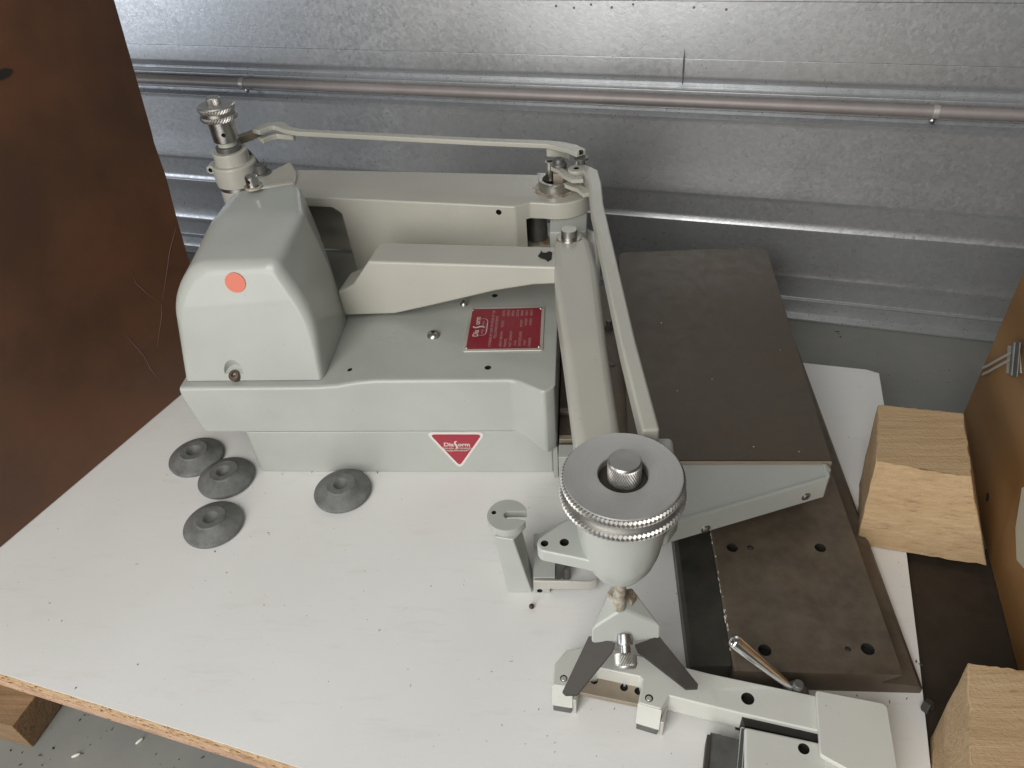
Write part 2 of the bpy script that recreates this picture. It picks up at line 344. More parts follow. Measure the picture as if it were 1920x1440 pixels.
# ---- conduit pipe with clips
cz = 273
a, b = bw(-2400, -9, WB), bw(900, -9, WB)
t = thing('conduit_pipe', 'dull pink conduit pipe clipped along the channel in the metal wall', 'pipe', (*bw(-700, -9, WB), cz))
part('pipe', G().tube([(*a, cz), (*b, cz)], 8.0, 24), PIPE, t)
for px in (465, 1752):
    P = pl(px, 168 if px < 900 else 210, (*WB, 0), -13.4); s = float((P[:2] - WB) @ bd)
    c0, c1 = bw(s-4, -9, WB), bw(s+4, -9, WB)
    part('pipe_clip', G().tube([(*c0, cz), (*c1, cz)], 8.9, 24), PALEMET, t, bev=.6)
    c2 = bw(s, -3, WB); part('clip_screw', G().lathe((*c2, cz-15), [(4, 0), (3.4, 2), (.4, 3)], 12, (-bn[0], -bn[1], 0)), STEEL, t)
# ---- white board on bearers
BO = pz(1648, 698, 0)[:2]                       # far right corner
def bpt(x, y): return tuple(pz(x, y, 0)[:2])
fl_ = bpt(565, 1440); fl0 = bpt(0, 1262)
e = np.array(fl_) - np.array(fl0); e /= np.linalg.norm(e)
FLc = tuple(np.array(fl0) - e*260); FRc = tuple(np.array(fl_) + e*575)
rr = bpt(1745, 1440)
outline = [FLc, fl0, fl_, (rr[0]-14, rr[1]-170), rr, bpt(1722, 1220), bpt(1700, 1040), bpt(1657, 755), bpt(1648, 700), bpt(1624, 693), bpt(1520, 682), tuple(np.array(bpt(1520, 682)) - bd*960)]
bt = thing('white_board', 'white faced chipboard sheet carrying the machine, with a raw splintery front edge', 'board', (0, 0, -30))
part('facing', G().prism(outline, -1.2, 0), BOARD, bt, smooth=False)
part('chipboard_core', G().prism(outline, -17, -1.25), CHIP, bt, smooth=False)
part('lower_sheet', G().prism([(p[0] + e[1]*.8, p[1] - e[0]*.8) for p in outline], -30, -17.1), CHIPLOW, bt, smooth=False)
# splinters along the front edge
g = G()
for i in range(380):
    s = random.uniform(0, 640); p = np.array(fl0) - e*120 + e*s; d = np.array([e[1], -e[0]])
    l = random.uniform(2, 9); h = random.uniform(-30, -2); w_ = random.uniform(.3, 1.3); k = random.uniform(.4, 1.8)
    g.add([(*(p - e*l/2 - d*.3 + d*(.8 if h < -16 else 0)), h), (*(p + e*l/2), h + random.uniform(-1, 1)), (*(p + d*k), h + w_), (*(p + e*l*.2 + d*k*.6), h - w_)], [(0, 1, 2), (0, 3, 1), (0, 2, 3), (1, 3, 2)])
part('edge_splinters', g, CHIP, bt, smooth=False, kind='stuff')
# bearer under the board's front left corner
bp = [tuple(pz(x, y, FLZ)[:2]) for x, y in ((62, 1402), (110, 1335))]
dirb = np.array(bp[1]) - np.array(bp[0]); dirb /= np.linalg.norm(dirb); dl = np.array([-dirb[1], dirb[0]])
t = thing('timber_bearer', 'sawn timber bearer under the front left of the white board', 'timber', (*bp[0], FLZ))
q0 = np.array(bp[0]); q = [tuple(q0), tuple(q0 + dirb*420), tuple(q0 + dirb*420 + dl*95), tuple(q0 + dl*95)]
part('beam', G().prism(q, FLZ+.5, -30.4), OLDWOOD, t, bev=1.5, seg=2)
# ---- dark brown case at the left
c0 = np.array(bpt(0, 1028)); c1 = np.array(bpt(335, 745)); cd = (c1-c0)/np.linalg.norm(c1-c0); ca = math.degrees(math.atan2(cd[1], cd[0])); cn = np.array([-cd[1], cd[0]])
def cpl(x, y): return pl(x, y, (*c1, 0), ca)
fr = [(*(c0 - cd*170), 0.6)] + [(*(c1 + cd*((cpl(352, 478)[:2] - c1) @ cd)), 0.6)]
edge = [(352, 478), (330, 400), (312, 330), (290, 268), (286, 250), (252, 130), (215, 0), (150, -230)]
ring = [np.array(fr[0])] + [np.array(fr[1])] + [cpl(x, y) for x, y in edge] + [np.array([*(c0 - cd*170), cpl(150, -230)[2]])]
t = thing('brown_case', 'tall dark reddish brown case side standing at the left of the machine', 'case', (*c1, 0))
part('case_panel', G().along([(p[0], p[1], p[2]) for p in ring], np.array([cn[0]*9, cn[1]*9, 0])), BROWN, t, bev=1.5, seg=2)
part('case_body', G().along([(p[0]+cn[0]*9.3 - cd[0]*(3 if i not in (0, len(ring)-1) else -3), p[1]+cn[1]*9.3 - cd[1]*(3 if i not in (0, len(ring)-1) else -3), p[2]+(.8 if p[2] < 5 else -2)) for i, p in enumerate(ring)], np.array([cn[0]*190, cn[1]*190, 0])), BROWN, t, bev=2, seg=2)
hp = cpl(4, 140); part('dark_knot', G().prism(rnd([(-9, -4), (6, -3), (13, 1), (5, 5), (-9, 4)], 3), 0, 1), DARK, None)
ko = bpy.data.objects['dark_knot']; ko.parent = t; ko.location = tuple((np.array(hp) - np.array(t['base']))/1000); ko.rotation_euler = Matrix(((cd[0], 0, -cn[0]), (cd[1], 0, -cn[1]), (0, 1, 0))).to_euler()
for pts in (((247, 505), (254, 530), (275, 550), (300, 567)), ((302, 572), (303, 592), (294, 650)), ((235, 628), (250, 645), (270, 668), (282, 692), (300, 715)), ((330, 425), (318, 470), (305, 560))):
    q = [cpl(x, y) - np.array([*cn, 0])*.35 for x, y in pts]
    part('scratch', G().tube(q, [.12] + [.30]*(len(q)-2) + [.12], 5), nmat('pale_scratch', (.20, .14, .12), .7), t)
# ---- dark panel on the floor side of the board, crate, skids
DPZ = -9.0
q = [tuple(pz(x, y, DPZ)[:2]) for x, y in ((1701, 1030), (1748, 1460), (2150, 1460), (2050, 1030))]
t = thing('dark_panel', 'dark brown hardboard sheet lying between the white board and the crate', 'panel', (*q[0], FLZ))
qq = [np.array(p) for p in q]; g = G().prism([tuple(p) for p in qq], DPZ-22, DPZ); part('sheet', g, nmat('dark_hardboard', (.035, .024, .016), .6, 0, steel_b((.026, .019, .013), (.040, .029, .020), .5, .65)), t, smooth=False)
part('packing', G().prism([tuple(p*.94 + sum(qq)/4*.06) for p in qq], FLZ+.5, DPZ-22.3), OLDWOOD, t, smooth=False)
k0 = pz(1858, 1062, DPZ+.8); k1 = pz(1922, 1310, DPZ+.8); kd = (k0-k1)[:2]; kd /= np.linalg.norm(kd); ka = math.degrees(math.atan2(kd[1], kd[0])); kn = np.array([kd[1], -kd[0]])
def kpl(x, y): return pl(x, y, tuple(k0), ka)
top = kpl(1922, 462); bk = kpl(1806, 775)
sb = float((bk[:2]-k0[:2]) @ kd)
t = thing('plywood_crate', 'orange brown plywood crate with a metal clasp on its side, at the right edge', 'crate', (k0[0], k0[1], DPZ))
def kp(s, z, o=0): p = k0[:2] + kd*s + kn*o; return (p[0], p[1], z)
zt = top[2]
part('side_panel', G().along([kp(-420, DPZ+.8), kp(sb, DPZ+.8), kp(sb, zt), kp(-420, zt)], np.array([kn[0]*12, kn[1]*12, 0])), PLY, t, bev=1.2, seg=2, holes=[(*kpl(1851, 932), 5, 9, (-kn[0], -kn[1], 0))])
part('back_panel', G().along([kp(sb-12, DPZ+1, 12.4), kp(sb-.5, DPZ+1, 12.4), kp(sb-.5, zt-1, 12.4), kp(sb-12, zt-1, 12.4)], np.array([kn[0]*300, kn[1]*300, 0])), PLY, t, bev=1)
lb = [kpl(x, y) for x, y in ((1918, 915), (1906, 990), (1908, 1050), (1925, 1070), (1960, 980), (1950, 900))]
part('paper_label', G().along([tuple(p - np.array([*kn, 0])*1.0) for p in lb], np.array([kn[0]*.8, kn[1]*.8, 0])), nmat('faded_paper', (.50, .46, .36), .7), t, smooth=False)
# clasp: base plate, lever, two wire loops
cp = [kpl(x, y) for x, y in ((1893, 648), (1914, 652), (1918, 700), (1890, 700))]
co = np.array([*kn, 0])
cl = part('clasp', G().along([tuple(p - co*2.2) for p in cp], co*2), PALEMET, t, bev=1)
c2 = [kpl(x, y) for x, y in ((1916, 640), (1924, 642), (1918, 708), (1908, 708))]
sub(part('lever', G().along([tuple(p - co*6) for p in c2], co*2), GREYMET, t, bev=1), cl)
sub(part('pivot_tube', G().tube([kpl(1914, 644) - co*5, kpl(1908, 706) - co*5], 3.2, 14), GREYMET, t), cl)
hc_ = kpl(1903, 672) - co*2.3; sub(part('plate_hole', G().lathe(tuple(hc_), [(3.4, -.2), (3.4, .2)], 16, (-kn[0], -kn[1], 0)), DARK, t, smooth=False), cl)
for dy in (0, 12):
    w_ = [kpl(1846, 690+dy) - co*2, kpl(1862, 686+dy) - co*5, kpl(1882, 676+dy) - co*6, kpl(1908, 662+dy) - co*6]
    sub(part('loop_bar', G().loft([[tuple(p + np.array([0, 0, h])+co*o_) for o_, h in ((-.7, -2.2), (.7, -2.2), (.7, 2.2), (-.7, 2.2))] for p in w_]), PALEMET, t, bev=.3, seg=1), cl)
def skid(name, label, topq, botq, zt_, zb):
    tq = [np.array(pz(x, y, zt_)) for x, y in topq]; bq = [np.array(pz(x, y, zb)) for x, y in botq]
    t = thing(name, label, 'wood block', tuple(bq[0]), 'sawn timber skids beside the crate')
    nx, nz = 14, 8; g = G()
    # rough sawn body: gridded quads with jitter so edges are not straight
    def lerp(a, b, s): return a + (b-a)*s
    rings = []
    for k in range(nz+1):
        c = [lerp(bq[i], tq[i], k/nz) for i in range(4)]; ring = []
        for i in range(4):
            for j in range(nx):
                p = lerp(c[i], c[(i+1) % 4], j/nx); jx = random.gauss(0, .35)
                ring.append(tuple(p + np.array([jx, random.gauss(0, .35), random.gauss(0, .3) if 0 < k < nz else random.gauss(0, .45)])))
        rings.append(ring)
    g.loft(rings); part('block', g, WOOD, t, bev=.9, seg=1, ang=50); return t
zb = 0.4; zs = 112
tp = [(1643, 866), (1822, 894), (1806, 774), (1646, 758)]
pt = [np.array(pz(x, y, zs)) for x, y in tp]
b0 = np.array(pz(1605, 1022, zb)); b1 = np.array(pz(1850, 1061, zb))
def drop(p, f): return None
off = pt[3]-pt[0]; off2 = pt[2]-pt[1]
bq3 = [b0, b1, b1+off2, b0+off]
def pr(P):
    d = np.array(P) - CAM; return (960 + FPX*(d@cR)/(d@cF), 720 + FPX*(d@cD)/(d@cF))
skid('timber_skid', 'rough sawn pine block on the white board by the crate, the far whole one', tp, [pr(p) for p in bq3], zs, zb)
tp = [(1822, 1500), (1990, 1530), (1960, 1262), (1815, 1242)]
pt = [np.array(pz(x, y, zs)) for x, y in tp]
b3 = np.array(pz(1744, 1383, DPZ)); bq = [pt[0]+(b3-pt[3]), pt[1]+(b3-pt[3]), pt[2]+(b3-pt[3]), b3]
skid('timber_skid', 'rough sawn pine block at the bottom right corner, cut off by the picture edge', tp, [pr(p) for p in bq], zs, DPZ+.6)
# ================================================================== THE MACHINE
MB = (-180, 120, 0)
mc = thing('wheel_forming_machine', 'pale grey-green machine with pivoting cast arms, big knurled dial and red plates', 'machine', MB)
def mp(name, g, mat=PAINT, **k): return part(name, g, mat, mc, **k)
TZ = 147.0
mp('pedestal', G().prism(rnd([(-372, 0), (2, 0), (2, 300), (-372, 300)], [9, 3, 5, 9]), .4, 69.2), bev=1.2)
holes = [(*pz(657, 697, 141)[:2], 140.6, 3.0, 6), (*pz(915, 691, TZ)[:2], 148.6, 3.8, 7), (*pz(928, 556, TZ)[:2], 148.6, 3.8, 7)]
st = [(-428, -1, 130, 139.2, 3), (-427, -1, 124, 140, 3), (-418, -1, 71.6, 140, 3), (-416, -1, 71, 140, 3), (-300, -1, 71, 140, 3), (-262, -1, 71, 140.2, 3), (-240, -1, 71, 142, 3), (-215, -1, 71, 147, 3), (-192, -1, 71, 148.8, 3), (-120, -1, 71, 148.6, 3), (-44, -1, 71, 148.2, 3), (-38, -2, 70.4, 148.2, 3), (-31, -5, 68, 148.2, 3), (-8, -19, 57, 148.2, 2), (-4.5, -20.5, 55.5, 148.2, 2), (-1, -20, 55, 148.2, 2), (6, -13, 55, 148.2, 2), (8.5, -10, 55, 148.2, 2)]
def bring(u, vf, zb_, zt_, r): return [(u, y, z) for y, z in [(312, zb_), (vf, zb_), (vf, zt_-r*1.6), (vf+r*.18, zt_-r*.75), (vf+r*.75, zt_-r*.18), (vf+r*1.6, zt_), (312, zt_)]]
body = mp('body_housing', G().loft([bring(*a) for a in st]), bev=.9, seg=2, holes=holes, ang=50)
mp('end_wall', G().prism([(2.6, -9), (8.4, -9), (8.4, 262), (2.6, 262)], 1, 54.6), bev=.8)
# tall cover
cv = [(-426.5, 141), (-417, 231), (-404, 256), (-382, 279), (-288, 280.5), (-256, 217), (-258.5, 141)]
cvm = [(-427, 141), (-421, 228), (-407, 262), (-386, 291), (-280, 293), (-264, 217), (-258.5, 141)]
cvb = [(-428, 141), (-424, 225), (-408, 262), (-385, 292), (-301, 298), (-291, 230), (-284, 141)]
r_ = [0, 44, 28, 30, 10, 40, 0]
def lean(z): return .21*(z-147)
def ringv(p, v, k): return [(x, v + lean(z)*k, z) for x, z in rnd(p, r_, 6)]
def inset(p, d):
    c = np.array([-335, 205]); return [(x + (c[0]-x)*d*(1 if z > 142 else .6), z - (z-141)*d*(.8 if z > 142 else 0)) for x, z in p]
def lerpP(a, b, s): return [(x0+(x1-x0)*s, z0+(z1-z0)*s) for (x0, z0), (x1, z1) in zip(a, b)]
rings = [ringv(inset(cv, .125*(1 - math.sin(t_))), 12.4 + 13*(1 - math.cos(t_)), 1) for t_ in np.linspace(0, math.pi/2, 8)]
for s in np.linspace(.12, 1, 6): rings.append(ringv(lerpP(cv, cvm, s), 25 + s*105, 1-s))
for s in np.linspace(.2, .9, 5): rings.append(ringv(lerpP(cvm, cvb, s), 130 + s*65, 0))
for s, d in ((.95, .012), (.99, .04), (1.03, .09), (1.05, .17)): rings.append(ringv(inset(cvb, d), 130 + s*65, 0))
P = np.array([pl(439, 697, (0, 14, 0))[0], 13, 150])
cover = mp('tall_cover', G().loft(rings), cut=G().lathe((P[0], 4+.5*19, P[2]+16-.87*19), [(11.5, 0), (11.5, 40)], 28, (0, -.50, .87)))
s1 = pl(441, 530, (0, 38, 0)); s1 = pl(441, 530, (0, 12.0 + lean(s1[2]), 0))
sub(mp('round_sticker', G().lathe((s1[0], s1[1], s1[2]), [(11.4, -1.2), (11.4, .35)], 40, (0, -1, .21)), STICK, smooth=False), cover)
sub(mp('recessed_screw', G().lathe((P[0], 12.5, P[2]-3), [(6.6, -5), (6.6, 2.5), (5.6, 3.6), (2.8, 3.8), (2.4, 1.2), (.2, 1)], 20, (0, -.6, .8)), nmat('rusty_screw', (.12, .08, .06), .5, .6, steel_b((.08, .05, .035), (.20, .16, .13), .4, .6, .5))), cover)
# dome screws on the deck
for x, y, r in ((813, 627, 8.2), (870, 569, 5.2)):
    c = pz(x, y, 150); sc = mp('dome_screw', G().lathe((c[0], c[1], 148.0), [(r, 0), (r, 1), (r*.9, 3), (r*.66, 4.8), (r*.30, 5.6), (r*.28, 3.4), (.3, 3.2)], 28), STEEL)
    sub(mp('screw_socket', G().lathe((c[0], c[1], 148.2), [(r*.27, 3.3), (r*.26, 3.9)], 6), DARK, smooth=False), sc)
# ---- name plate
npq = [pz(x, y, 149) for x, y in ((880, 578), (1021.5, 576), (1018, 656.5), (869, 660))]
nc = sum(npq)/4; X = (npq[1]-npq[0]+npq[2]-npq[3]); nw = np.linalg.norm(X)/2; X /= np.linalg.norm(X); Yv = np.array([-X[1], X[0], 0]); nh = abs((npq[0]-npq[3]) @ Yv)
def nloc(a, b, z): p = nc + X*a*nw + Yv*b*nh; return (p[0], p[1], z)
def nrect(a0, a1, b0, b1): return [nloc(a, b, 0)[:2] for a, b in ((a0, b0), (a1, b0), (a1, b1), (a0, b1))]
plate = mp('name_plate', G().prism(rnd(nrect(-.5, .5, -.5, .5), 3), 148.3, 149.9), PALEMET, bev=.3, seg=1)
fld = mp('red_field', G().prism(rnd(nrect(-.462, .46, -.455, .458), 1), 149.95, 150.1), DKRED, smooth=False); sub(fld, plate)
for a, b in ((-.455, .44), (.45, .44), (.45, -.43), (-.455, -.43)):
    sub(mp('plate_rivet', G().lathe(nloc(a, b, 150), [(2.1, 0), (1.7, 1), (.8, 1.5), (.1, 1.6)], 14), STEEL), plate)
TX, TY = Yv, -X                                  # the plate is read from the right: lines climb away from the viewer
def ptext(s, a, b, size, off=0., sx=1., mat=PINKPRINT):
    o = text('plate_lettering', s, mat, plate, nloc(a, b, 150.22), TX, TY, size, off, sx, MB)
ptext('Dia', -.335, -.115, 9.5, .02, 1.0, CREAM); ptext('orm', -.335, .175, 9.5, .02, 1.0, CREAM)
ptext('WHEEL   FORMING', -.275, .02, 3.6, .01, .9); ptext('EQUIPMENT', -.228, .02, 3.6, .01, .9)
# long s of the emblem and the loop under it
def emblem(c, X_, Y_, z, k, name, par, mat, up):
    g = G(); pts = [(2.6, 9.2), (1.2, 10.0), (-.6, 9.2), (-1.4, 7.2), (-.9, 4.6), (.2, 2.2), (.9, -.2), (.7, -2.6), (-.6, -4.4), (-2.4, -5.0)]
    wd = [.5, 1.5, 2.2, 2.7, 2.9, 2.9, 2.9, 2.6, 1.6, .5]
    def sw(pts, wd):
        V = []
        P_ = [np.array(p) for p in pts]
        for i, p in enumerate(P_):
            t_ = P_[min(i+1, len(P_)-1)] - P_[max(i-1, 0)]; t_ /= np.linalg.norm(t_); n_ = np.array([-t_[1], t_[0]])
            for s in (-.5, .5):
                q = p + n_*wd[i]*s; V.append(tuple(np.array(c) + (np.array(X_)*q[0] + np.array(Y_)*q[1])*k + np.array(up)*z))
        g.add(V, [(2*i, 2*i+1, 2*i+3, 2*i+2) for i in range(len(pts)-1)])
    sw(pts, wd)
    lp = [(-17.5, 1.0), (-19, -1.5), (-18.4, -4.5), (-15.5, -7.4), (-12, -8.2), (0, -8.4), (12, -8.2), (15.5, -7.4), (18.4, -4.5), (19, -1.5), (17.5, 1.0)]
    sw(lp, [.2, .55, .7, .8, .85, .85, .85, .8, .7, .55, .2])
    return part(name, g, mat, par, smooth=False, base=MB)
sub(emblem(nloc(-.315, .03, 150.25), TX, TY, 0, .92, 'emblem', mc, CREAM, (0, 0, 1)), plate)
ptext('COVERED BY ONE OR MORE OF THE', -.155, .0, 4.4, .01, 1.02); ptext('FOLLOWING PATENTS', -.100, .02, 4.4, .01, 1.0)
rows = [('GREAT BRITAIN', 'PATENT', '433778'), ('FRANCE', '', '1029418'), ('WEST GERMANY', '', '892561'), ('U.S.A.', '', '2672136'), ('SWITZERLAND', 'PATENT', '298042'), ('ITALY', 'PATENT', '478215'), ('CANADA', 'PATENT', '506318')]
for i, (l, m_, r) in enumerate(rows):
    a = -.020 + i*.0605
    ptext(l, a, -.25 if len(l) > 7 else -.335, 4.3, .008, 1.0)
    if m_: ptext(m_, a, .13 if len(l) < 9 else .10, 4.3, .008, .95)
    ptext(r, a, .34, 4.3, .008, .95)
# ---- triangular badge on the pedestal front
def vfront(x, y, v=-.2): return pl(x, y, (0, v, 0))
b3 = [vfront(797, 810), vfront(912, 810), vfront(863, 879)]
def badge(pts, r): return rnd([(p[0], p[2]) for p in pts], r, 8)
oq = badge(b3, 10); bd_ = mp('triangular_badge', G().loft([[(x, -.1, z) for x, z in oq], [(x, -1.0, z) for x, z in oq]]), nmat('badge_border', (.74, .69, .66), .4), bev=.3, seg=1)
cen = sum(b3)/3; iq = badge([p + (cen-p)*.15 for p in b3], 6.5)
sub(mp('red_field', G().loft([[(x, -1.05, z) for x, z in iq], [(x, -1.15, z) for x, z in iq]]), RED, smooth=False), bd_)
sx0 = vfront(856, 837)
def btext(s, x, y, size, off=0., sx=1.): 
    p = vfront(x, y); text('badge_lettering', s, CREAM, bd_, (p[0], -1.3, p[2]), (1, 0, 0), (0, 0, 1), size, off, sx, MB)
btext('Dia', 842.0, 835.5, 8.4, .03, 1.05); btext('orm', 870.5, 835.5, 8.4, .03, 1.02)
btext('WHEEL', 842.5, 840.6, 3.4, .01, 1.15); btext('FORMING', 872, 840.6, 3.4, .01, 1.1); btext('EQUIPMENT', 858, 845, 3.5, .01, 1.25)
p = vfront(857, 836.0); sub(emblem((p[0]-.8, -1.3, p[2]), (1, 0, 0), (0, 0, 1), 0, .86, 'emblem', mc, CREAM, (0, -1, 0)), bd_)
# ---- dark steel bed between body and table
mp('bed', G().box(10, 128, -30, 330, .4, 58), DKSTEEL, bev=1)
for x, y in ((1055, 771), (1060, 822)):
    c = pz(x, y, 62); mp('bed_rail', G().box(10.5, 60, c[1]-4, c[1]+4, 58.3, 64), TAN, bev=.8)
fb = [tuple(pz(x, y, 62)[:2]) for x, y in ((1041, 832), (1100, 832))]
mp('front_block', G().box(10, 66, fb[0][1]-22, fb[0][1]-1, .4, 62), bev=1, holes=[(22, fb[0][1]-22.2, 52, 5.4, 2, (0, -1, 0))])
mp('cap_screw', G().lathe((22, fb[0][1]-20.4, 52), [(4.8, 0), (4.8, 1.2), (2, 1.2), (1.8, .2)], 20, (0, -1, 0)), GREYMET)
c = pz(1142, 612, 60); bs = mp('bed_stud', G().lathe((c[0], c[1], 58.2), [(6, 0), (6, 4), (4, 4.4), (4, 11), (3.2, 12)], 20), GREYMET)
c = pz(1147, 684, 58); mp('bed_stud', G().lathe((c[0], c[1], 58.2), [(4, 0), (4, 1.5), (2, 2)], 16), GREYMET)
# ---- slide with dovetail, running to the front
sp = [(172, .4), (341, .4), (341, 9), (337, 13), (303, 17), (319, 31), (174, 31), (172, 29.5)]
BLKGREEN = nmat('oily_black_steel', (.03, .03, .025), .45, .2, steel_b((.026, .027, .022), (.048, .046, .036), .34, .5, .25))
mp('slide_strip', G().loft([[(x, v, z) for x, z in ((134, .4), (171.7, .4), (171.7, 28.4), (169, 27.6), (138, 24.4), (134, 21))] for v in (-267, 330)]), BLKGREEN, bev=.7, seg=2)
hs = []
for x, y, r, d in ((1373, 1027, 5.6, 9), (1407, 1027, 3.2, 5), (1538, 1027, 5.6, 9), (1434, 1219, 6, 9), (1627, 1217, 6, 9), (1590, 1217, 2.6, 4)):
    c = pz(x, y, 31); hs.append((c[0], c[1], 31.1, r, d))
slide = mp('slide_base', G().loft([[(x, -274, z) for x, z in sp], [(x, 330, z) for x, z in sp]]), DKSTEEL, bev=.7, seg=2, holes=hs)
for h in hs:
    if h[3] < 5: sub(mp('set_screw', G().lathe((h[0], h[1], 27.5), [(h[3]*.95, 0), (h[3]*.9, 1), (h[3]*.4, 1.2)], 14), GREYMET), slide)
# bright chips along the ridge of the slide
g = G()
for i in range(26):
    yy = random.uniform(-268, -118); xx = 172.5 + (yy+190)*-.0 + random.uniform(-1, 1); l = random.uniform(1, 7); w_ = random.uniform(.2, .7)
    g.add([(xx-w_, yy, 31.12), (xx+w_, yy+.5, 31.12), (xx+w_*.6, yy+l, 31.12), (xx-w_*.8, yy+l*.8, 31.12)], [(0, 1, 2, 3)])
sub(mp('paint_chips', g, WHITEBIT, smooth=False, kind='stuff'), slide)
# ---- template table: blackened top, painted wedge and flange
TBZ = 90
tt = rnd([tuple(pz(x, y, TBZ)[:2]) for x, y in ((1160, 474), (1436, 462), (1559, 862), (1180, 862))], [13, 16, .5, .5], 8)
mp('table_top', G().prism(tt, 70, TBZ), TABLETOP, bev=.8, seg=2)
a, b = pz(1180, 862.5, TBZ), pz(1559, 862.5, TBZ)
mp('table_edge_strip', G().prism([(a[0], a[1]-3.6), (b[0], b[1]-3.6), (b[0], b[1]-.3), (a[0], a[1]-.3)], 70, 89.4), TAN, bev=.5, seg=1)
wq = [pz(x, y, 87)[:2] for x, y in ((1180, 870), (1551, 870), (1559, 880), (1552, 895), (1245, 985), (1180, 985))]
mp('table_wedge', G().prism([tuple(p) for p in wq], 64, 87), bev=1)
f0, f1 = np.array(pz(1190, 1004, 89)[:2]), np.array(pz(1560, 896, 89)[:2]); fd = (f1-f0)/np.linalg.norm(f1-f0); fnm = np.array([fd[1], -fd[0]])
fpa = [tuple(f0), tuple(f1 - fd*4), tuple(f1 + fnm*(-3)), tuple(f1 + fnm*-3 + np.array([0, 17])), tuple(f1 + fnm*-3 + np.array([-3.2, 17])), tuple(f1 - fd*5 - fnm*4.2), tuple(f0 - fnm*4.2)]
fl = mp('table_flange', G().prism(fpa, 61, 89.5), PALEMET if False else PAINT, bev=1.0, seg=2)
for x, y in ((1323, 992), (1511, 931)):
    c = pl(x, y, (*f0, 0), math.degrees(math.atan2(fd[1], fd[0])))
    w_ = sub(mp('flange_screw', G().lathe(tuple(c), [(5.2, -.3), (5.2, .3), (3.4, .5), (3.2, 1.8), (1.6, 2.6), (.2, 2.8)], 18, (fnm[0], fnm[1], 0)), STEEL), fl)
# ---- rear beam
RZ = 257
rb = [tuple(pz(x, y, RZ)[:2]) for x, y in ((520, 366), (575, 369), (800, 379), (965, 387), (998, 376))]
LC = np.array(pz(1047, 352, RZ)[:2]); LR = 44
back = [tuple(pz(x, y, RZ)[:2]) for x, y in ((1010, 327), (800, 322), (600, 318), (520, 318))]
poly = rb[:4] + back
FRv = rb[3][1]
bo = rb[:4] + [(LC[0]-34, LC[1]-38)] + circ(LC, LR, 30, -112, 98) + [(LC[0]-30, LC[1]+49)] + back
gap = G().prism(circ((LC[0]+18, LC[1]+2), 72, 56), 184, 236)
pk = [pl(x, y, (*rb[1], 0), -9) for x, y in ((520, 384), (622, 388), (640, 400), (676, 530), (520, 530))]
gap.along([(p[0], p[1]-6, p[2]) for p in pk], np.array([8, 58, 0]))
c = pl(935, 398, (rb[2][0], rb[2][1], 0), math.degrees(math.atan2(rb[3][1]-rb[2][1], rb[3][0]-rb[2][0])))
mp('rear_beam', G().prism(bo, 149.6, RZ), AGED_LIT, bev=4, seg=4, cut=gap, holes=[(c[0], c[1]-1, c[2], 3.6, 8, (-.16, -1, 0))])
mp('lug_stain', G().prism(circ(LC, 37, 40, -170, 60) + [(LC[0], LC[1]+20)], 184.1, 184.5), RUSTY, smooth=False)
c = pz(1000, 467, 185); mp('pale_disc', G().prism(circ((c[0]+2, c[1]), 8.5, 28), 184.6, 185.0), CREAM, smooth=False)  # pale disc added in place of a hole with white showing through
mp('bore_sleeve', G().lathe((LC[0]-30, LC[1]+6, 185.1), [(14, 0), (14, 50.5)], 28), GREYMET)
# left horn of the rear beam with its cap screw
hq = [tuple(pz(x, y, 264)[:2]) for x, y in ((470, 352), (560, 342), (560, 318), (545, 296), (500, 318), (470, 330))]
mp('beam_horn', G().prism(hq, 200, 262, [tuple(pz(x, y, 264)[:2]) for x, y in ((474, 350), (552, 338), (556, 320), (545, 298), (505, 318), (474, 330))]), AGED_LIT, bev=4, seg=3)
c = pz(490, 322, 264); hsn = mp('cap_nut', G().lathe((c[0], c[1], 262.2), [(14, 0), (13, 1.2), (9, 1.4), (9, 11), (8, 12)], 24), GREYMET)
c = pz(475, 347, 302); mp('cap_nut', G().lathe((c[0], c[1], 301), [(9, 0), (9, 1.5), (7.6, 1.6), (7.6, 12), (6.6, 13)], 24), STEEL, holes=[(c[0]-1, c[1]-7.8, 309, 1.9, 2.5, (-.15, -1, 0))])
mp('grommet', G().lathe((c[0], c[1], 299), [(11, 0), (11, 2.6), (8, 3)], 24), RUSTY)
# ---- front beam
fang = -8
fq = [pl(x, y, (-256, 128, 0), fang) for x, y in ((646, 592), (632, 548), (652, 540), (662, 533), (690, 490), (1046, 501), (1046, 533), (1000, 535), (930, 546), (800, 576), (740, 589))]
fr2 = rnd([(i, 0) for i in range(3)], 0) if False else None
dvec = np.array([math.sin(math.radians(8)), math.cos(math.radians(8)), 0])*46
mp('front_beam', G().along([tuple(p) for p in fq], dvec), AGED_LIT, bev=3, seg=3)
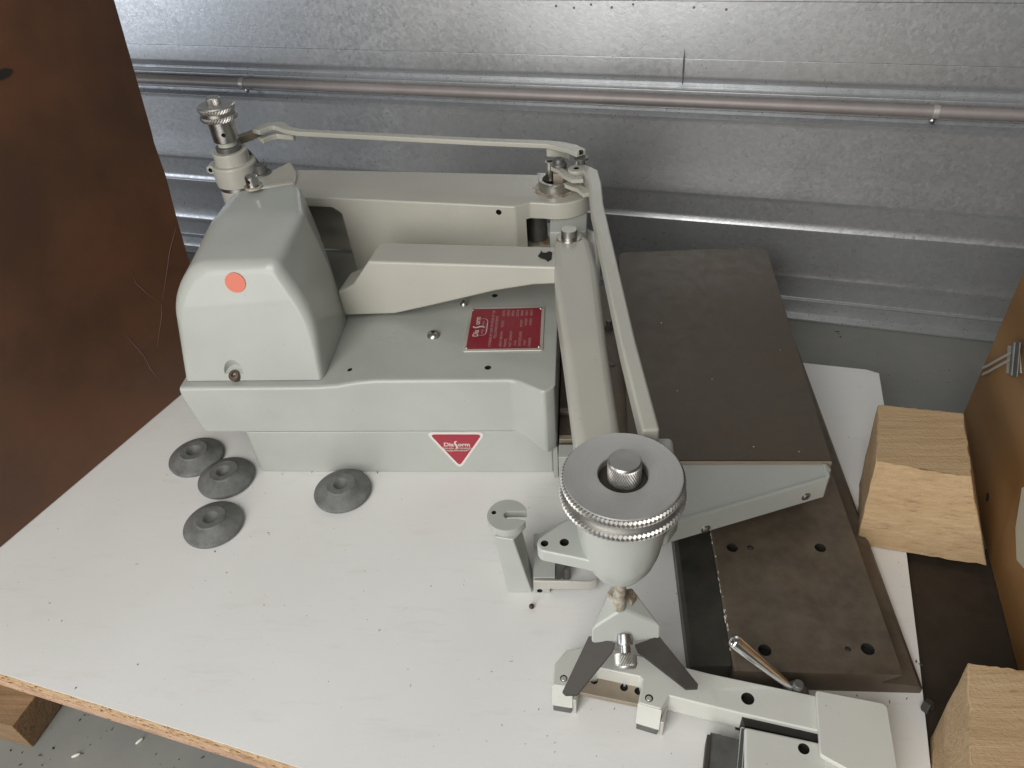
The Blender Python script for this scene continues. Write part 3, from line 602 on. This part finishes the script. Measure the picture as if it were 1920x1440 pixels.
# ---- swing arm
AZ = 240
aq = [tuple(pz(x, y, AZ)[:2]) for x, y in ((1037, 455), (1040, 530), (1058, 660), (1083, 850), (1170, 850), (1138, 640), (1122, 500), (1108, 448), (1085, 424), (1055, 424))]
mp('swing_arm', G().prism(aq, 192, AZ), AGED_LIT, bev=9, seg=5, ang=45)
mp('arm_bulge', G().loft([[(*pz(x, y, 205)[:2], z) for x, y in ((1085, 440), (1118, 455), (1126, 500), (1124, 560), (1100, 620), (1085, 600))] for z in (176, 222)]), AGED_LIT, bev=6, seg=4)
KC = (LC[0]+10, LC[1]-12)
mp('arm_knuckle', G().prism(rnd([(KC[0]-20, KC[1]-62), (KC[0]+24, KC[1]-62), (KC[0]+27, KC[1]+26), (KC[0]-20, KC[1]+26)], [3, 3, 22, 22], 6), 186, 235), PAINT, bev=2)
c = pz(1067, 432, 249); mp('pivot_pin', G().lathe((c[0], c[1], 239.5), [(14.5, 0), (14, .9), (9.6, 1.1), (9.6, 10.5), (8.8, 11.2)], 32), STEEL)
mp('stain_ring', G().prism([(c[0] + (14.5+random.uniform(-2, 2.5))*math.cos(a_*.21), c[1] + (14.5+random.uniform(-2, 2.5))*math.sin(a_*.21)) for a_ in range(30)], 239.4, 240.3), RUSTY, smooth=False)
mp('torn_gasket', G().prism([tuple(pz(x, y, 236)[:2]) for x, y in ((1009, 480), (1013, 476), (1014, 471), (1018, 475), (1024, 475), (1030, 472), (1035, 474), (1034, 486), (1027, 490), (1023, 486), (1016, 484))], 231, 237), DARK, smooth=False)
# pivot of the rear beam: stain, collar, post, pin, cap
mp('stain_ring', G().prism([(LC[0]-4 + (27+random.uniform(-2.5, 3))*math.cos(a_*.157), LC[1]-2 + (27+random.uniform(-2.5, 3))*math.sin(a_*.157)) for a_ in range(40)], RZ-.6, RZ+.5), RUSTY, smooth=False)
mp('pivot_collar', G().lathe((LC[0]-3, LC[1], RZ+.4), [(22, 0), (22, 11), (21, 12), (17, 12), (17, 2), (.2, 2)], 40), STEEL)
mp('centre_post', G().box(LC[0]-6, LC[0]+7, LC[1]-5, LC[1]+8, RZ+2.6, RZ+20), TAN, bev=1)
pp = pz(1033, 322, 272); mp('tube_pin', G().lathe((pp[0]-1, pp[1], 262), [(6, 0), (6, 24), (4.2, 24), (4.2, 14), (.2, 14)], 24), STEEL)
pp = pz(1048, 300, 288); mp('cap_screw', G().lathe((pp[0], pp[1], 268), [(4, 0), (4, 10), (9.5, 10.2), (9.8, 14), (9.2, 16), (7, 17.5), (6.4, 21), (5.4, 22)], 28), GREYMET)
# ---- link plates and rods
def sq(pts, z): return [np.array(pz(x, y, z)) for x, y in pts]
mp('link_plate', G().strip(sq([(1038, 311), (1052, 318), (1062, 327), (1076, 334), (1092, 332)], 281), [9, 9, 9, 10, 12], 276, 281), AGED_LIT, bev=.8)
mp('link_plate', G().strip(sq([(1062, 341), (1075, 347), (1088, 351), (1102, 362)], 270), [12, 11, 11, 12], 265, 270), AGED_LIT, bev=.8)
rodA = sq([(1076, 316), (1092, 312), (1108, 320), (1116, 342), (1120, 380), (1140, 470), (1178, 640), (1216, 786), (1221, 806)], 284)
c = rodA[0]
mp('link_rod', G().strip(rodA, [12, 17, 18, 15, 14, 13.6, 13.4, 13.4, 13.4], 262, 284), AGED_LIT, bev=5, seg=4, ang=50, holes=[(c[0]+3, c[1], 284.2, 3.4, 4)])
mp('rod_eye', G().prism(circ((c[0]+3, c[1]), 10.5, 24), 275, 284.3), AGED_LIT, bev=1.6, holes=[(c[0]+3, c[1], 284.4, 3.4, 4)])
mp('eye_pin', G().lathe((c[0]+3, c[1], 257), [(4.2, 0), (4.2, 17.6)], 20), STEEL)
rodB = sq([(1090, 283), (1074, 275), (1052, 270), (1028, 266), (900, 261), (740, 253), (560, 244), (540, 240), (520, 231), (498, 234), (478, 243)], 300)
mp('link_rod', G().strip(rodB, [15, 17, 16, 12, 11, 11, 11, 13, 18, 20, 16], 293, 300), AGED_LIT, bev=1.6, seg=3, holes=[(*rodB[0][:2], 300.3, 3.2, 5)])
# webs under both rod ends
wl_ = sq([(1024, 268), (1050, 269), (1068, 275)], 296); mp('rod_web', G().prism([(p[0], p[1]-5) for p in wl_] + [(p[0], p[1]+3) for p in wl_[::-1]], 279, 294, None), AGED_LIT, bev=2)
wl_ = sq([(548, 243), (520, 239), (500, 243), (484, 250)], 294); mp('rod_fork', G().strip(wl_, [6, 13, 14, 12], 279, 287), AGED_LIT, bev=1.5)
c = rodB[0]; mp('eye_pin', G().lathe((c[0], c[1], 268), [(5, 0), (5, 22), (9, 22.2), (9, 24.5)], 20), GREYMET)
mp('link_plate', G().strip(sq([(1092, 296), (1086, 312), (1082, 322)], 274), [13, 14, 13], 268, 273), AGED_LIT, bev=.8)
# ---- left post with its small knurled knob
PX, PY = -441, 331
mp('knob_post', G().lathe((PX, PY, 150), [(28, 0), (28, 86), (26.8, 86.2), (26.8, 92), (30, 92.2), (30.4, 119), (29, 121), (23.5, 121.2), (23.5, 137), (22.5, 138), (13, 138.2), (13, 152)], 48), AGED_LIT, bev=.6, seg=2)
mp('steel_band', G().lathe((PX, PY, 236.6), [(28.6, 0), (28.6, 5)], 48), STEEL)
mp('post_neck', G().lathe((PX, PY, 302), [(16.5, 0), (17, 1), (17, 28), (14, 30)], 40), STEEL, holes=[(PX+6, PY-16.5, 314, 2.8, 5, (.3, -1, 0))])
g = G().knurl((PX, PY, 0), 24.5, 331, 337.4, 76, 3, 1.3); kn_ = mp('small_knurled_knob', g, KNURL, smooth=False)
sub(mp('groove_band', G().lathe((PX, PY, 336.8), [(21, 0), (22.2, 1), (22.2, 5.0), (21, 6.2)], 64), STEEL), kn_)
sub(mp('knurled_rim', G().knurl((PX, PY, 0), 24.5, 342.6, 349, 76, 3, 1.3), KNURL, smooth=False), kn_)
sub(mp('knob_face', G().lathe((PX, PY, 348.6), [(24, 0), (23, 1.4), (.3, 1.5)], 64), BRUSHED), kn_)
sub(mp('knob_cap', G().knurl((PX-2, PY+2, 0), 9.4, 350, 358, 56, 5, .5), KNURL, smooth=False), kn_)
sub(mp('knob_cap_top', G().lathe((PX-2, PY+2, 357.8), [(8.9, 0), (8.2, 1), (.2, 1.1)], 40), BRUSHED), kn_)
lv = sq([(412, 274), (440, 265), (470, 254), (484, 247)], 290)
mp('post_lever', G().strip(lv, [15, 13, 12, 11], 285, 295), TAN, bev=1.2)
mp('lever_clamp', G().lathe((PX, PY, 288), [(17, 0), (17, 6), (15, 7)], 32), GREYMET, bev=.5)
c = (PX-27, PY-8, 267); mp('side_lug', G().lathe(c, [(6, -10), (6, 8)], 20, (0, 1, 0)), bev=1, holes=[(c[0], c[1]-10.2, c[2], 3, 5, (0, -1, 0))])
c = pz(478, 300, 262); mp('lock_screw', G().tube([(c[0]-8, c[1], 276), (c[0], c[1]-2, 262), (c[0]+6, c[1]-2, 246)], [3.5, 4.2, 4.2], 14), GREYMET)
# ---- tool head with the big dial
HX, HY = 65.5, -272
mp('tool_head', G().lathe((HX, HY, 0), [(3, 167), (9, 168.5), (15, 173), (21.5, 182), (27, 194), (30.5, 208), (32.5, 224), (34, 242), (35, 262)], 56), bev=.4, seg=1)
tq = [tuple(pz(x, y, 212)[:2]) for x, y in ((1006, 1020), (1010, 1008), (1060, 975), (1120, 960), (1160, 1000), (1150, 1062), (1090, 1048), (1012, 1032))]
hs = [(*pz(1021, 1019, 212)[:2], 212.2, 3.0, 9), (*pz(1058, 1017, 212)[:2], 212.2, 3.6, 9)]
mp('head_ear', G().prism(rnd(tq, [7, 6, 3, 2, 2, 8, 8, 7], 5), 199, 212), bev=1.8, seg=3, holes=hs)
eq = [pz(x, y, 222) for x, y in ((1196, 1012), (1225, 1018), (1252, 1010), (1270, 985), (1275, 955), (1262, 950), (1250, 985), (1225, 1000), (1200, 1000))]
mp('head_bracket', G().prism([tuple(p[:2]) for p in eq], 214, 226), bev=2, seg=3)
mp('head_bridge', G().box(HX+18, HX+42, HY+6, HY+62, 232, 262), bev=4)
g = G().knurl((HX, HY, 0), 45.4, 264.5, 270.8, 176, 3, 1.35); dl_ = mp('knurled_dial', g, KNURL, smooth=False)
sub(mp('dial_groove', G().lathe((HX, HY, 270), [(40, 0), (41, .8), (41, 6.2), (40, 6.6)], 96), BRUSHED), dl_)
sub(mp('knurled_rim', G().knurl((HX, HY, 0), 44.2, 277.2, 283.8, 176, 3, 1.35, cap=False), KNURL, smooth=False), dl_)
sub(mp('dial_face', G().lathe((HX, HY, 283.5), [(.3, -6), (41, -6), (42.4, -.2), (42.0, 1.4), (41.0, 2), (18.5, 2), (17.8, 1.4), (17.8, -5), (.3, -5)], 96), TURNED), dl_)
sub(mp('recess_ring', G().lathe((HX, HY, 278.8), [(17.6, 0), (17.6, .8), (10, .8)], 64), TAN if False else nmat('dark_recess', (.05, .042, .034), .5, .3), ), dl_)  # dark ring over the floor of the dial recess
sub(mp('dial_button', G().knurl((HX+1, HY+.5, 0), 12.2, 279.8, 297, 84, 9, .8), KNURL, smooth=False), dl_)
sub(mp('button_cap', G().lathe((HX+1, HY+.5, 296.8), [(11.7, 0), (11.7, .8), (10.8, 1.9), (.3, 2.0)], 56), GREYMET if False else STEEL), dl_)
# ---- tracer bracket, feelers and thumb screw below the head
BZ = 118
mp('head_stem', G().lathe((HX+1, HY-3, 0), [(5.2, 128), (5.2, 168)], 24), RUSTY)
ang0 = 0.0
def bp_(x, y, z): return pz(x, y, z)
top_z, bot_z = 128, 106
tv = [bp_(1144, 1100, 131), bp_(1160, 1102, 137), bp_(1176, 1102, 137), bp_(1184, 1100, 131), bp_(1240, 1173, 110), bp_(1173, 1178, 110.5), bp_(1107, 1181, 110)]
bv = [p - np.array([0, 0, 22]) for p in tv[:4]] + [bp_(1239, 1200, 97), bp_(1172, 1206, 97), bp_(1107, 1208, 97)]
re_ = bp_(1168, 1143, 128)
g = G(); g.add([tuple(p) for p in tv + bv] + [tuple(re_)], [(0, 1, 14, 6), (1, 2, 14), (2, 3, 4, 14), (6, 14, 5), (5, 14, 4)] + [(i, (i+1) % 7, 7+(i+1) % 7, 7+i) for i in range(7)] + [tuple(range(7, 14))])
brk = mp('tracer_bracket', g, bev=2.4, seg=4, ang=9)
st = [bp_(x, y, 135) for x, y in ((1141, 1100), (1162, 1100), (1164, 1122), (1150, 1128), (1139, 1112))]
for pts in (((1138, 1112), (1146, 1100), (1160, 1103), (1162, 1120), (1152, 1128)), ((1176, 1104), (1186, 1103), (1194, 1116), (1184, 1128), (1178, 1122))):
    st = [bp_(x, y, 134.5) for x, y in pts]; sub(mp('rust_stain', G().prism([tuple(p[:2]) for p in st], 126, 134.6), RUSTY, bev=1), brk)
def blade(pts, z0, z1):
    q = [pz(x, y, z0 + (z1-z0)*s) for x, y, s in pts]
    return G().along([tuple(p) for p in q], np.array([0, 0, -2.4]))
mp('feeler_blade', blade([(1104, 1192, 0), (1154, 1205, 0), (1148, 1222, .1), (1082, 1303, 1), (1060, 1303, 1), (1054, 1297, .97)], 100, 66), BLACKMET, bev=.5, seg=2)
mp('feeler_blade', blade([(1190, 1208, 0), (1236, 1192, 0), (1309, 1282, .97), (1308, 1291, 1), (1286, 1292, 1), (1196, 1222, .12)], 100, 66), BLACKMET, bev=.5, seg=2)
s0 = pz(1171, 1202, 100); sax = np.array([.04, -.88, -.47]); sax /= np.linalg.norm(sax)
ts = mp('thumb_screw', G().lathe(tuple(s0 - sax*5), [(6.6, 0), (6.8, 7), (6.2, 8.4), (4.6, 8.6), (4.6, 18)], 32, tuple(sax)), STEEL)
sub(mp('knurled_head', G().knurl(tuple(s0 + sax*10), 9.4, 0, 10, 52, 6, .8, tuple(sax)), KNURL, smooth=False), ts)
sub(mp('head_end', G().lathe(tuple(s0 + sax*19.8), [(8.7, 0), (8.5, 1.4), (7.4, 2.4), (.2, 2.6)], 40, tuple(sax)), BRUSHED), ts)
# ================================================================== LOOSE PARTS ON THE BOARD
def pad(c): 
    g = G().lathe((0, 0, 0), [(34, .3), (35.5, 1.6), (36, 4.6), (35.2, 6.6), (19.6, 15.6), (18.9, 15.8), (18.4, 17.2), (17.4, 17.6), (9.6, 17.2), (8.8, 16.6), (6.5, 12.5), (4, 10.8), (.3, 10.2)], 56)
    return g
spots = [((369, 858), 'dusty grey rubber foot touching another one, farthest back by the brown case'), ((425, 897), "grey rubber foot against the lower left corner of the machine's pedestal, leaning on its neighbour"),
         ((401, 984), 'grey rubber foot lying nearest the viewer on the open white board'), ((643, 921), "scuffed grey rubber foot alone in front of the middle of the machine's pedestal")]
p0 = None
for i, ((x, y), lab) in enumerate(spots):
    c = pz(x, y, 3)
    if p0 is None:
        p0 = part('rubber_foot', pad(None), RUBBER, bev=.5, seg=1); o = p0
    else:
        o = p0.copy(); COL.objects.link(o)
    o.location = (c[0]/1000, c[1]/1000, (.2 + (i == 1)*.3)/1000); o.rotation_euler = (0, 0, i*1.9); o.scale = (.97, .97, .97)
    o['label'] = lab; o['category'] = 'rubber foot'; o['group'] = 'grey rubber feet on the board'
# ---- slotted holder with a chrome finger
hc = pz(968, 1096, 0); 
t = thing('slotted_holder', 'small grey-green post with a slotted round head and a clamped metal finger beside the dial', 'holder', tuple(hc))
HZ = 96
dc = np.array(pz(951, 965, HZ)[:2]); dr = 20.4
sl0, sl1 = np.array(pz(954, 962, HZ)[:2]), np.array(pz(990, 960, HZ)[:2])
ring = circ(dc, dr, 40, 8, 352)
sy = sl0[1]; sw_ = 4.4
ring = []
for a_ in np.linspace(0, 360, 73)[:-1]:
    x, y = dc[0] + dr*math.cos(math.radians(a_)), dc[1] + dr*math.sin(math.radians(a_))
    if a_ < 11 or a_ > 349 or x > dc[0]+dr*.93: continue
    ring.append((x, y))
ring += [(dc[0]+dr*.93, dc[1]-sw_-2.6), (dc[0]+dr*.5, dc[1]-sw_)] + circ((dc[0]+1, dc[1]), sw_, 10, 270, 90) + [(dc[0]+dr*.93, dc[1]+sw_+.4)]
part('slotted_head', G().prism(ring, HZ-10, HZ), PAINT, t, bev=1.0, seg=2, holes=[(*pz(926, 961, HZ)[:2], HZ+.2, 2.4, 5)])
colq = [tuple(pz(x, y, 0)[:2]) for x, y in ((952, 1112), (998, 1112), (998, 1066), (952, 1042))]
colt = [tuple(pz(x, y, HZ-9)[:2]) for x, y in ((926, 1006), (962, 1012), (980, 994), (944, 972))]
part('post', G().prism(colq, .4, HZ-9.2, colt), PAINT, t, bev=1.6, seg=3)
cz0 = 26
cq = [tuple(pz(x, y, cz0)[:2]) for x, y in ((1000, 1083), (1041, 1083), (1041, 1000), (1000, 1000))]
cb = part('clamp_block', G().prism(cq, 8, cz0), PAINT, t, bev=.8)
part('clamp_foot', G().prism([tuple(pz(x, y, cz0)[:2]) for x, y in ((1000, 1085), (1030, 1085), (1030, 1079), (1000, 1079))], 1, 14), PAINT, t, bev=.8, holes=[(*pl(1012, 1108, (0, pz(1010, 1085, cz0)[1]-.2, 0)), 3, 4, (0, -1, 0))])
cy = pz(1010, 1085, cz0)[1]
fg = [pz(x, y, cz0) for x, y in ((1000, 1086), (1060, 1087), (1105, 1088), (1117, 1084), (1122, 1074))]
part('metal_finger', G().strip([(p[0], p[1]-1) for p in fg], 2.6, cz0-13, cz0), PALEMET, t, bev=.6)
part('jaw_lip', G().prism([tuple(pz(x, y, cz0)[:2]) for x, y in ((1041, 1060), (1050, 1045), (1068, 1040), (1070, 1050), (1058, 1062), (1041, 1078))], 10, cz0-2), GREYMET, t, bev=.8)
part('clamp_pin', G().lathe((*pz(1062, 1062, 22)[:2], 4), [(4.5, 0), (4.5, 18)], 20), GREYMET, t)
part('base_flap', G().prism([tuple(pz(x, y, 34)[:2]) for x, y in ((1000, 1005), (1062, 972), (1075, 985), (1040, 1010), (1003, 1020))], 27, 33), PAINT, t, bev=.8)
# ---- white clamp casting at the bottom
CZ = 38
c0 = pz(1200, 1300, 0)
t = thing('clamp_casting', 'white enamelled clamp casting with two jaws lying on the board at the bottom', 'clamp', tuple(c0))
def cq_(pts, z=CZ): return [tuple(pz(x, y, z)[:2]) for x, y in pts]
top_ = cq_([(1036, 1285), (1039, 1245), (1062, 1218), (1100, 1211), (1150, 1216), (1330, 1262), (1540, 1306), (1540, 1372), (1390, 1338), (1255, 1305), (1250, 1312), (1240, 1330), (1196, 1318), (1205, 1275), (1200, 1269), (1120, 1252), (1095, 1262), (1074, 1290)])
hs = [(*pz(1057, 1272, CZ)[:2], CZ+.2, 3.4, 2.2), (*pz(1217, 1309, CZ)[:2], CZ+.2, 3.6, 2.2), (*pz(1402, 1310, CZ)[:2], CZ+.2, 5.6, 10)]
part('casting', G().prism(top_, 12, CZ), WHITECAST, t, bev=1.6, seg=3, holes=hs)
for x, y in ((1057, 1272), (1217, 1309)):
    c = pz(x, y, CZ); part('dowel_pin', G().lathe((c[0], c[1], CZ-2), [(2.6, 0), (2.6, 1.6), (2, 2.1)], 18), PALEMET, t)
for px_ in (((1035, 1284), (1074, 1290), (1070, 1327), (1034, 1320)), ((1196, 1318), (1241, 1331), (1232, 1378), (1194, 1366))):
    a = [pz(x, y, CZ) for x, y in px_[:2]]
    d = (a[1]-a[0])[:2]; d /= np.linalg.norm(d); n = np.array([d[1], -d[0]])
    q = [tuple(a[0][:2]), tuple(a[1][:2]), tuple(a[1][:2] + n*4.5), tuple(a[0][:2] + n*4.5)]
    q2 = [tuple(a[0][:2] + np.array([0, .4])), tuple(a[1][:2] + np.array([0, .4])), tuple(a[1][:2] + n*.4), tuple(a[0][:2] + n*.4)]
    part('jaw', G().prism(q, 10, CZ-.6, q2), WHITECAST, t, bev=1.2)
    q3 = [tuple(np.array(p) + d*w_) for p, w_ in zip(q, (.8, -1.5, -1.5, .8))]
    part('jaw_insert', G().prism(q3, .4, 9.8), GREYMET, t, bev=.6)
    q4 = [tuple(a[1][:2] + d*.5 - n*16), tuple(a[1][:2] + d*3.4 - n*14), tuple(a[1][:2] + d*3.4 + n*4), tuple(a[1][:2] + d*.5 + n*4)]
    part('jaw_liner', G().prism(q4, .4, 24), PALEMET, t, bev=.5)
shim = cq_([(1085, 1248), (1215, 1270), (1203, 1322), (1085, 1298)], 20)
part('shim_plate', G().prism(shim, 14, 20), TAN, t, bev=.5, holes=[(*pz(x, y, 20)[:2], 20.2, 3.6, 5) for x, y in ((1114, 1276), (1170, 1289), (1197, 1296))])
low = cq_([(1396, 1362), (1600, 1405), (1600, 1560), (1396, 1560)], CZ-1)
part('lower_bar', G().prism(low, 4, CZ-1), WHITECAST, t, bev=2.5, seg=3, holes=[(*pz(1507, 1404, CZ-1)[:2], CZ-.8, 4.6, 9)])
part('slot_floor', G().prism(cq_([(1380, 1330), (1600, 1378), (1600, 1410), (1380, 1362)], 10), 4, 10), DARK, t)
part('slot_shade', G().prism(cq_([(1391, 1343), (1536, 1377), (1536, 1391), (1396, 1360)], 33), 10.3, 33), nmat('slot_shade_black', (.018, .016, .014), .6), t, smooth=False)  # black block put into the slot to stand for its shade
cp_ = cq_([(1530, 1294), (1655, 1318), (1664, 1324), (1688, 1470), (1640, 1470), (1538, 1414)], CZ+6)
part('cover_plate', G().prism(rnd(cp_, [2, 5, 5, 2, 2, 3], 4), CZ+.4, CZ+6), WHITECAST, t, bev=.9)
part('end_block', G().prism(cq_([(1540, 1312), (1664, 1332), (1688, 1470), (1550, 1470)], CZ), 3, CZ+.2), WHITECAST, t, bev=1)
part('under_block', G().prism(cq_([(1332, 1372), (1388, 1386), (1388, 1520), (1322, 1520)], 20), 2, 20), GREYMET, t, bev=1)
part('under_rail', G().prism(cq_([(1326, 1376), (1334, 1378), (1322, 1500), (1314, 1500)], 23), 1, 23), BLACKMET, t, bev=.6)
part('chrome_edge', G().prism(cq_([(1389, 1362), (1399, 1364), (1392, 1450), (1380, 1450)], 34), 4, 34), CHROME, t, bev=1.2)
# chrome clamping lever rising from behind the casting
r0 = pz(1484, 1290, 34); r1 = pz(1377, 1203, 74)
lev = part('clamp_lever', G().tube([r0, r0 + (r1-r0)*.25, r0 + (r1-r0)*.6, r0 + (r1-r0)*.9, r1, r1 + (r1-r0)*.022, r1 + (r1-r0)*.042, r1 + (r1-r0)*.056, r1 + (r1-r0)*.062], [3.0, 4.0, 5.4, 6.4, 6.4, 5.9, 4.6, 2.6, .6], 24), CHROME, t)
bb = pz(1493, 1296, 30)
part('lever_boss', G().lathe((bb[0], bb[1], 4), [(12, 0), (12, 18), (11, 25), (8, 29), (4.6, 30), (4.6, 38), (3.8, 39)], 28), GREYMET, t)
# ---- hex nut at the board's edge
c = pz(1729, 1326, 0)
t = part('hex_nut', G().lathe((0, 0, 0), [(6.2, .2), (6.4, 1), (6.4, 6.2), (5.6, 7)], 6), BLACKMET, bev=.6, holes=[(0, 0, 7.2, 3.4, 7)])
t.location = (c[0]/1000, c[1]/1000, 6/1000); t.rotation_euler = (1.35, .25, .6); t['label'] = 'dark hex nut standing on edge at the right edge of the white board'; t['category'] = 'nut'
# ---- small bits lying about
c = pz(997, 1139, 1)
o = part('brown_pellet', G().lathe((0, 0, 0), [(.6, 0), (2.6, 1), (3.0, 3), (2.4, 5), (.8, 6)], 14), nmat('dark_red_pellet', (.05, .018, .014), .35), sub=1)
o.location = (c[0]/1000, c[1]/1000, .2/1000); o['label'] = 'tiny dark red-brown pellet on the white board below the slotted post'; o['category'] = 'pellet'
lab = ['white rice-like grain on the grey floor close under the board edge', 'white rice-like grain on the grey floor, the one nearer the picture bottom']
gr0 = None
for i, (x, y) in enumerate(((262, 1390), (143, 1417))):
    c = pz(x, y, FLZ + 1)
    if gr0 is None: gr0 = part('white_grain', G().lathe((0, 0, 0), [(.4, -4.4), (1.4, -3), (1.7, 0), (1.4, 3), (.4, 4.4)], 12, (1, 0, 0)), WHITEBIT, sub=1); o = gr0
    else: o = gr0.copy(); COL.objects.link(o)
    o.location = (c[0]/1000, c[1]/1000, (FLZ + 1.9)/1000); o.rotation_euler = (0, 0, .9 - i*.4); o['label'] = lab[i]; o['category'] = 'grain'; o['group'] = 'white grains on the floor'
def crumbs(name, pts, z, mat, lab):
    g = G()
    for x, y, s in pts:
        c = pz(x, y, z); a = random.uniform(0, 6.28); l = s*random.uniform(.8, 2.2); w_ = s*random.uniform(.35, .8); ca_, sa = math.cos(a), math.sin(a)
        g.add([(c[0]+ca_*l, c[1]+sa*l, z+.1), (c[0]-sa*w_, c[1]+ca_*w_, z+.1), (c[0]-ca_*l, c[1]-sa*l, z+.1), (c[0]+sa*w_, c[1]-ca_*w_, z+.1), (c[0], c[1], z+.5+w_)], [(0, 1, 4), (1, 2, 4), (2, 3, 4), (3, 0, 4)])
    o = part(name, g, mat, smooth=False, kind='stuff'); o['label'] = lab
pts = [(93, 1131, 1.3), (116, 1164, .9), (142, 1290, 1.4), (258, 1246, 1.1), (385, 1089, .8), (503, 999, 1.2), (403, 1034, 1.3), (425, 1074, 1.0), (313, 890, 1.2), (1010, 1330, .9), (1152, 1329, .9), (1108, 1330, .8), (941, 1360, .9), (960, 1240, .8), (1026, 1380, .8), (1259, 1413, .8), (1040, 1393, .8), (1040, 1410, 1.0), (985, 1395, .7), (912, 1390, .7), (957, 1240, .8), (1668, 1316, 1.4), (1700, 1310, 1.2), (1607, 1304, 1.8), (1670, 1145, 1.2), (1718, 1240, 2), (1705, 1232, 2.2), (1726, 1246, 1.6), (585, 885, 1.4), (632, 886, 1.4), (708, 886, 1.6), (530, 889, 1), (1633, 1100, 1.1), (1592, 820, 1.1), (505, 1002, 1.2), (560, 1010, .7)]
pts += [(random.uniform(60, 1000), random.uniform(1010, 1400), random.uniform(.16, .32)) for _ in range(26)]
pts = [p for p in pts if not (p[1] > 1262 + .315*p[0] - 12)]
pts = [(x, y, s_*.75) for x, y, s_ in pts]
crumbs('board_crumbs', pts, .05, nmat('grey_crumb', (.10, .085, .07), .8), 'dark crumbs and swarf scattered over the white board')
pts = [(100, 1403, 2), (75, 1416, 1.2), (150, 1350, 1.2), (210, 1368, 1.2), (20, 1407, 1.5), (38, 1434, 1.2), (380, 1420, 1.2), (155, 1413, 1)] + [(random.uniform(0, 420), random.uniform(1340, 1440), random.uniform(.4, .9)) for _ in range(22)]
crumbs('floor_crumbs', pts, FLZ + .1, DARK, 'dark grit scattered on the grey floor')
pts = [(1570, 622, 2.6), (1576, 632, 2.2), (1572, 626, 1.6), (1560, 628, .8), (1645, 668, 1.2), (1740, 700, .9), (1780, 695, 1)] + [(random.uniform(1500, 1800), random.uniform(610, 740), random.uniform(.4, .8)) for _ in range(25)]
crumbs('back_floor_crumbs', pts, FLZ + .1, nmat('rust_flakes', (.12, .05, .03), .8), 'rust coloured flakes on the floor behind the board')
pts = [(1240, 605, 1.0), (1335, 711, .9), (1270, 733, .8), (1240, 606, .8), (1463, 657, .7), (1413, 838, .9), (1498, 847, .8)]
def table_chips():
    g = G()
    for x, y, s in pts:
        c = pz(x, y, TBZ); g.add([(c[0]-s, c[1], TBZ+.15), (c[0], c[1]-s*.6, TBZ+.15), (c[0]+s, c[1]+.2, TBZ+.15), (c[0], c[1]+s*.6, TBZ+.5)], [(0, 1, 2), (0, 2, 3)])
    o = part('table_crumbs', g, WHITEBIT, smooth=False, kind='stuff'); o['label'] = 'pale specks on the dark table top'
table_chips()
for o in list(bpy.data.objects):
    if 'base' in o: del o['base']
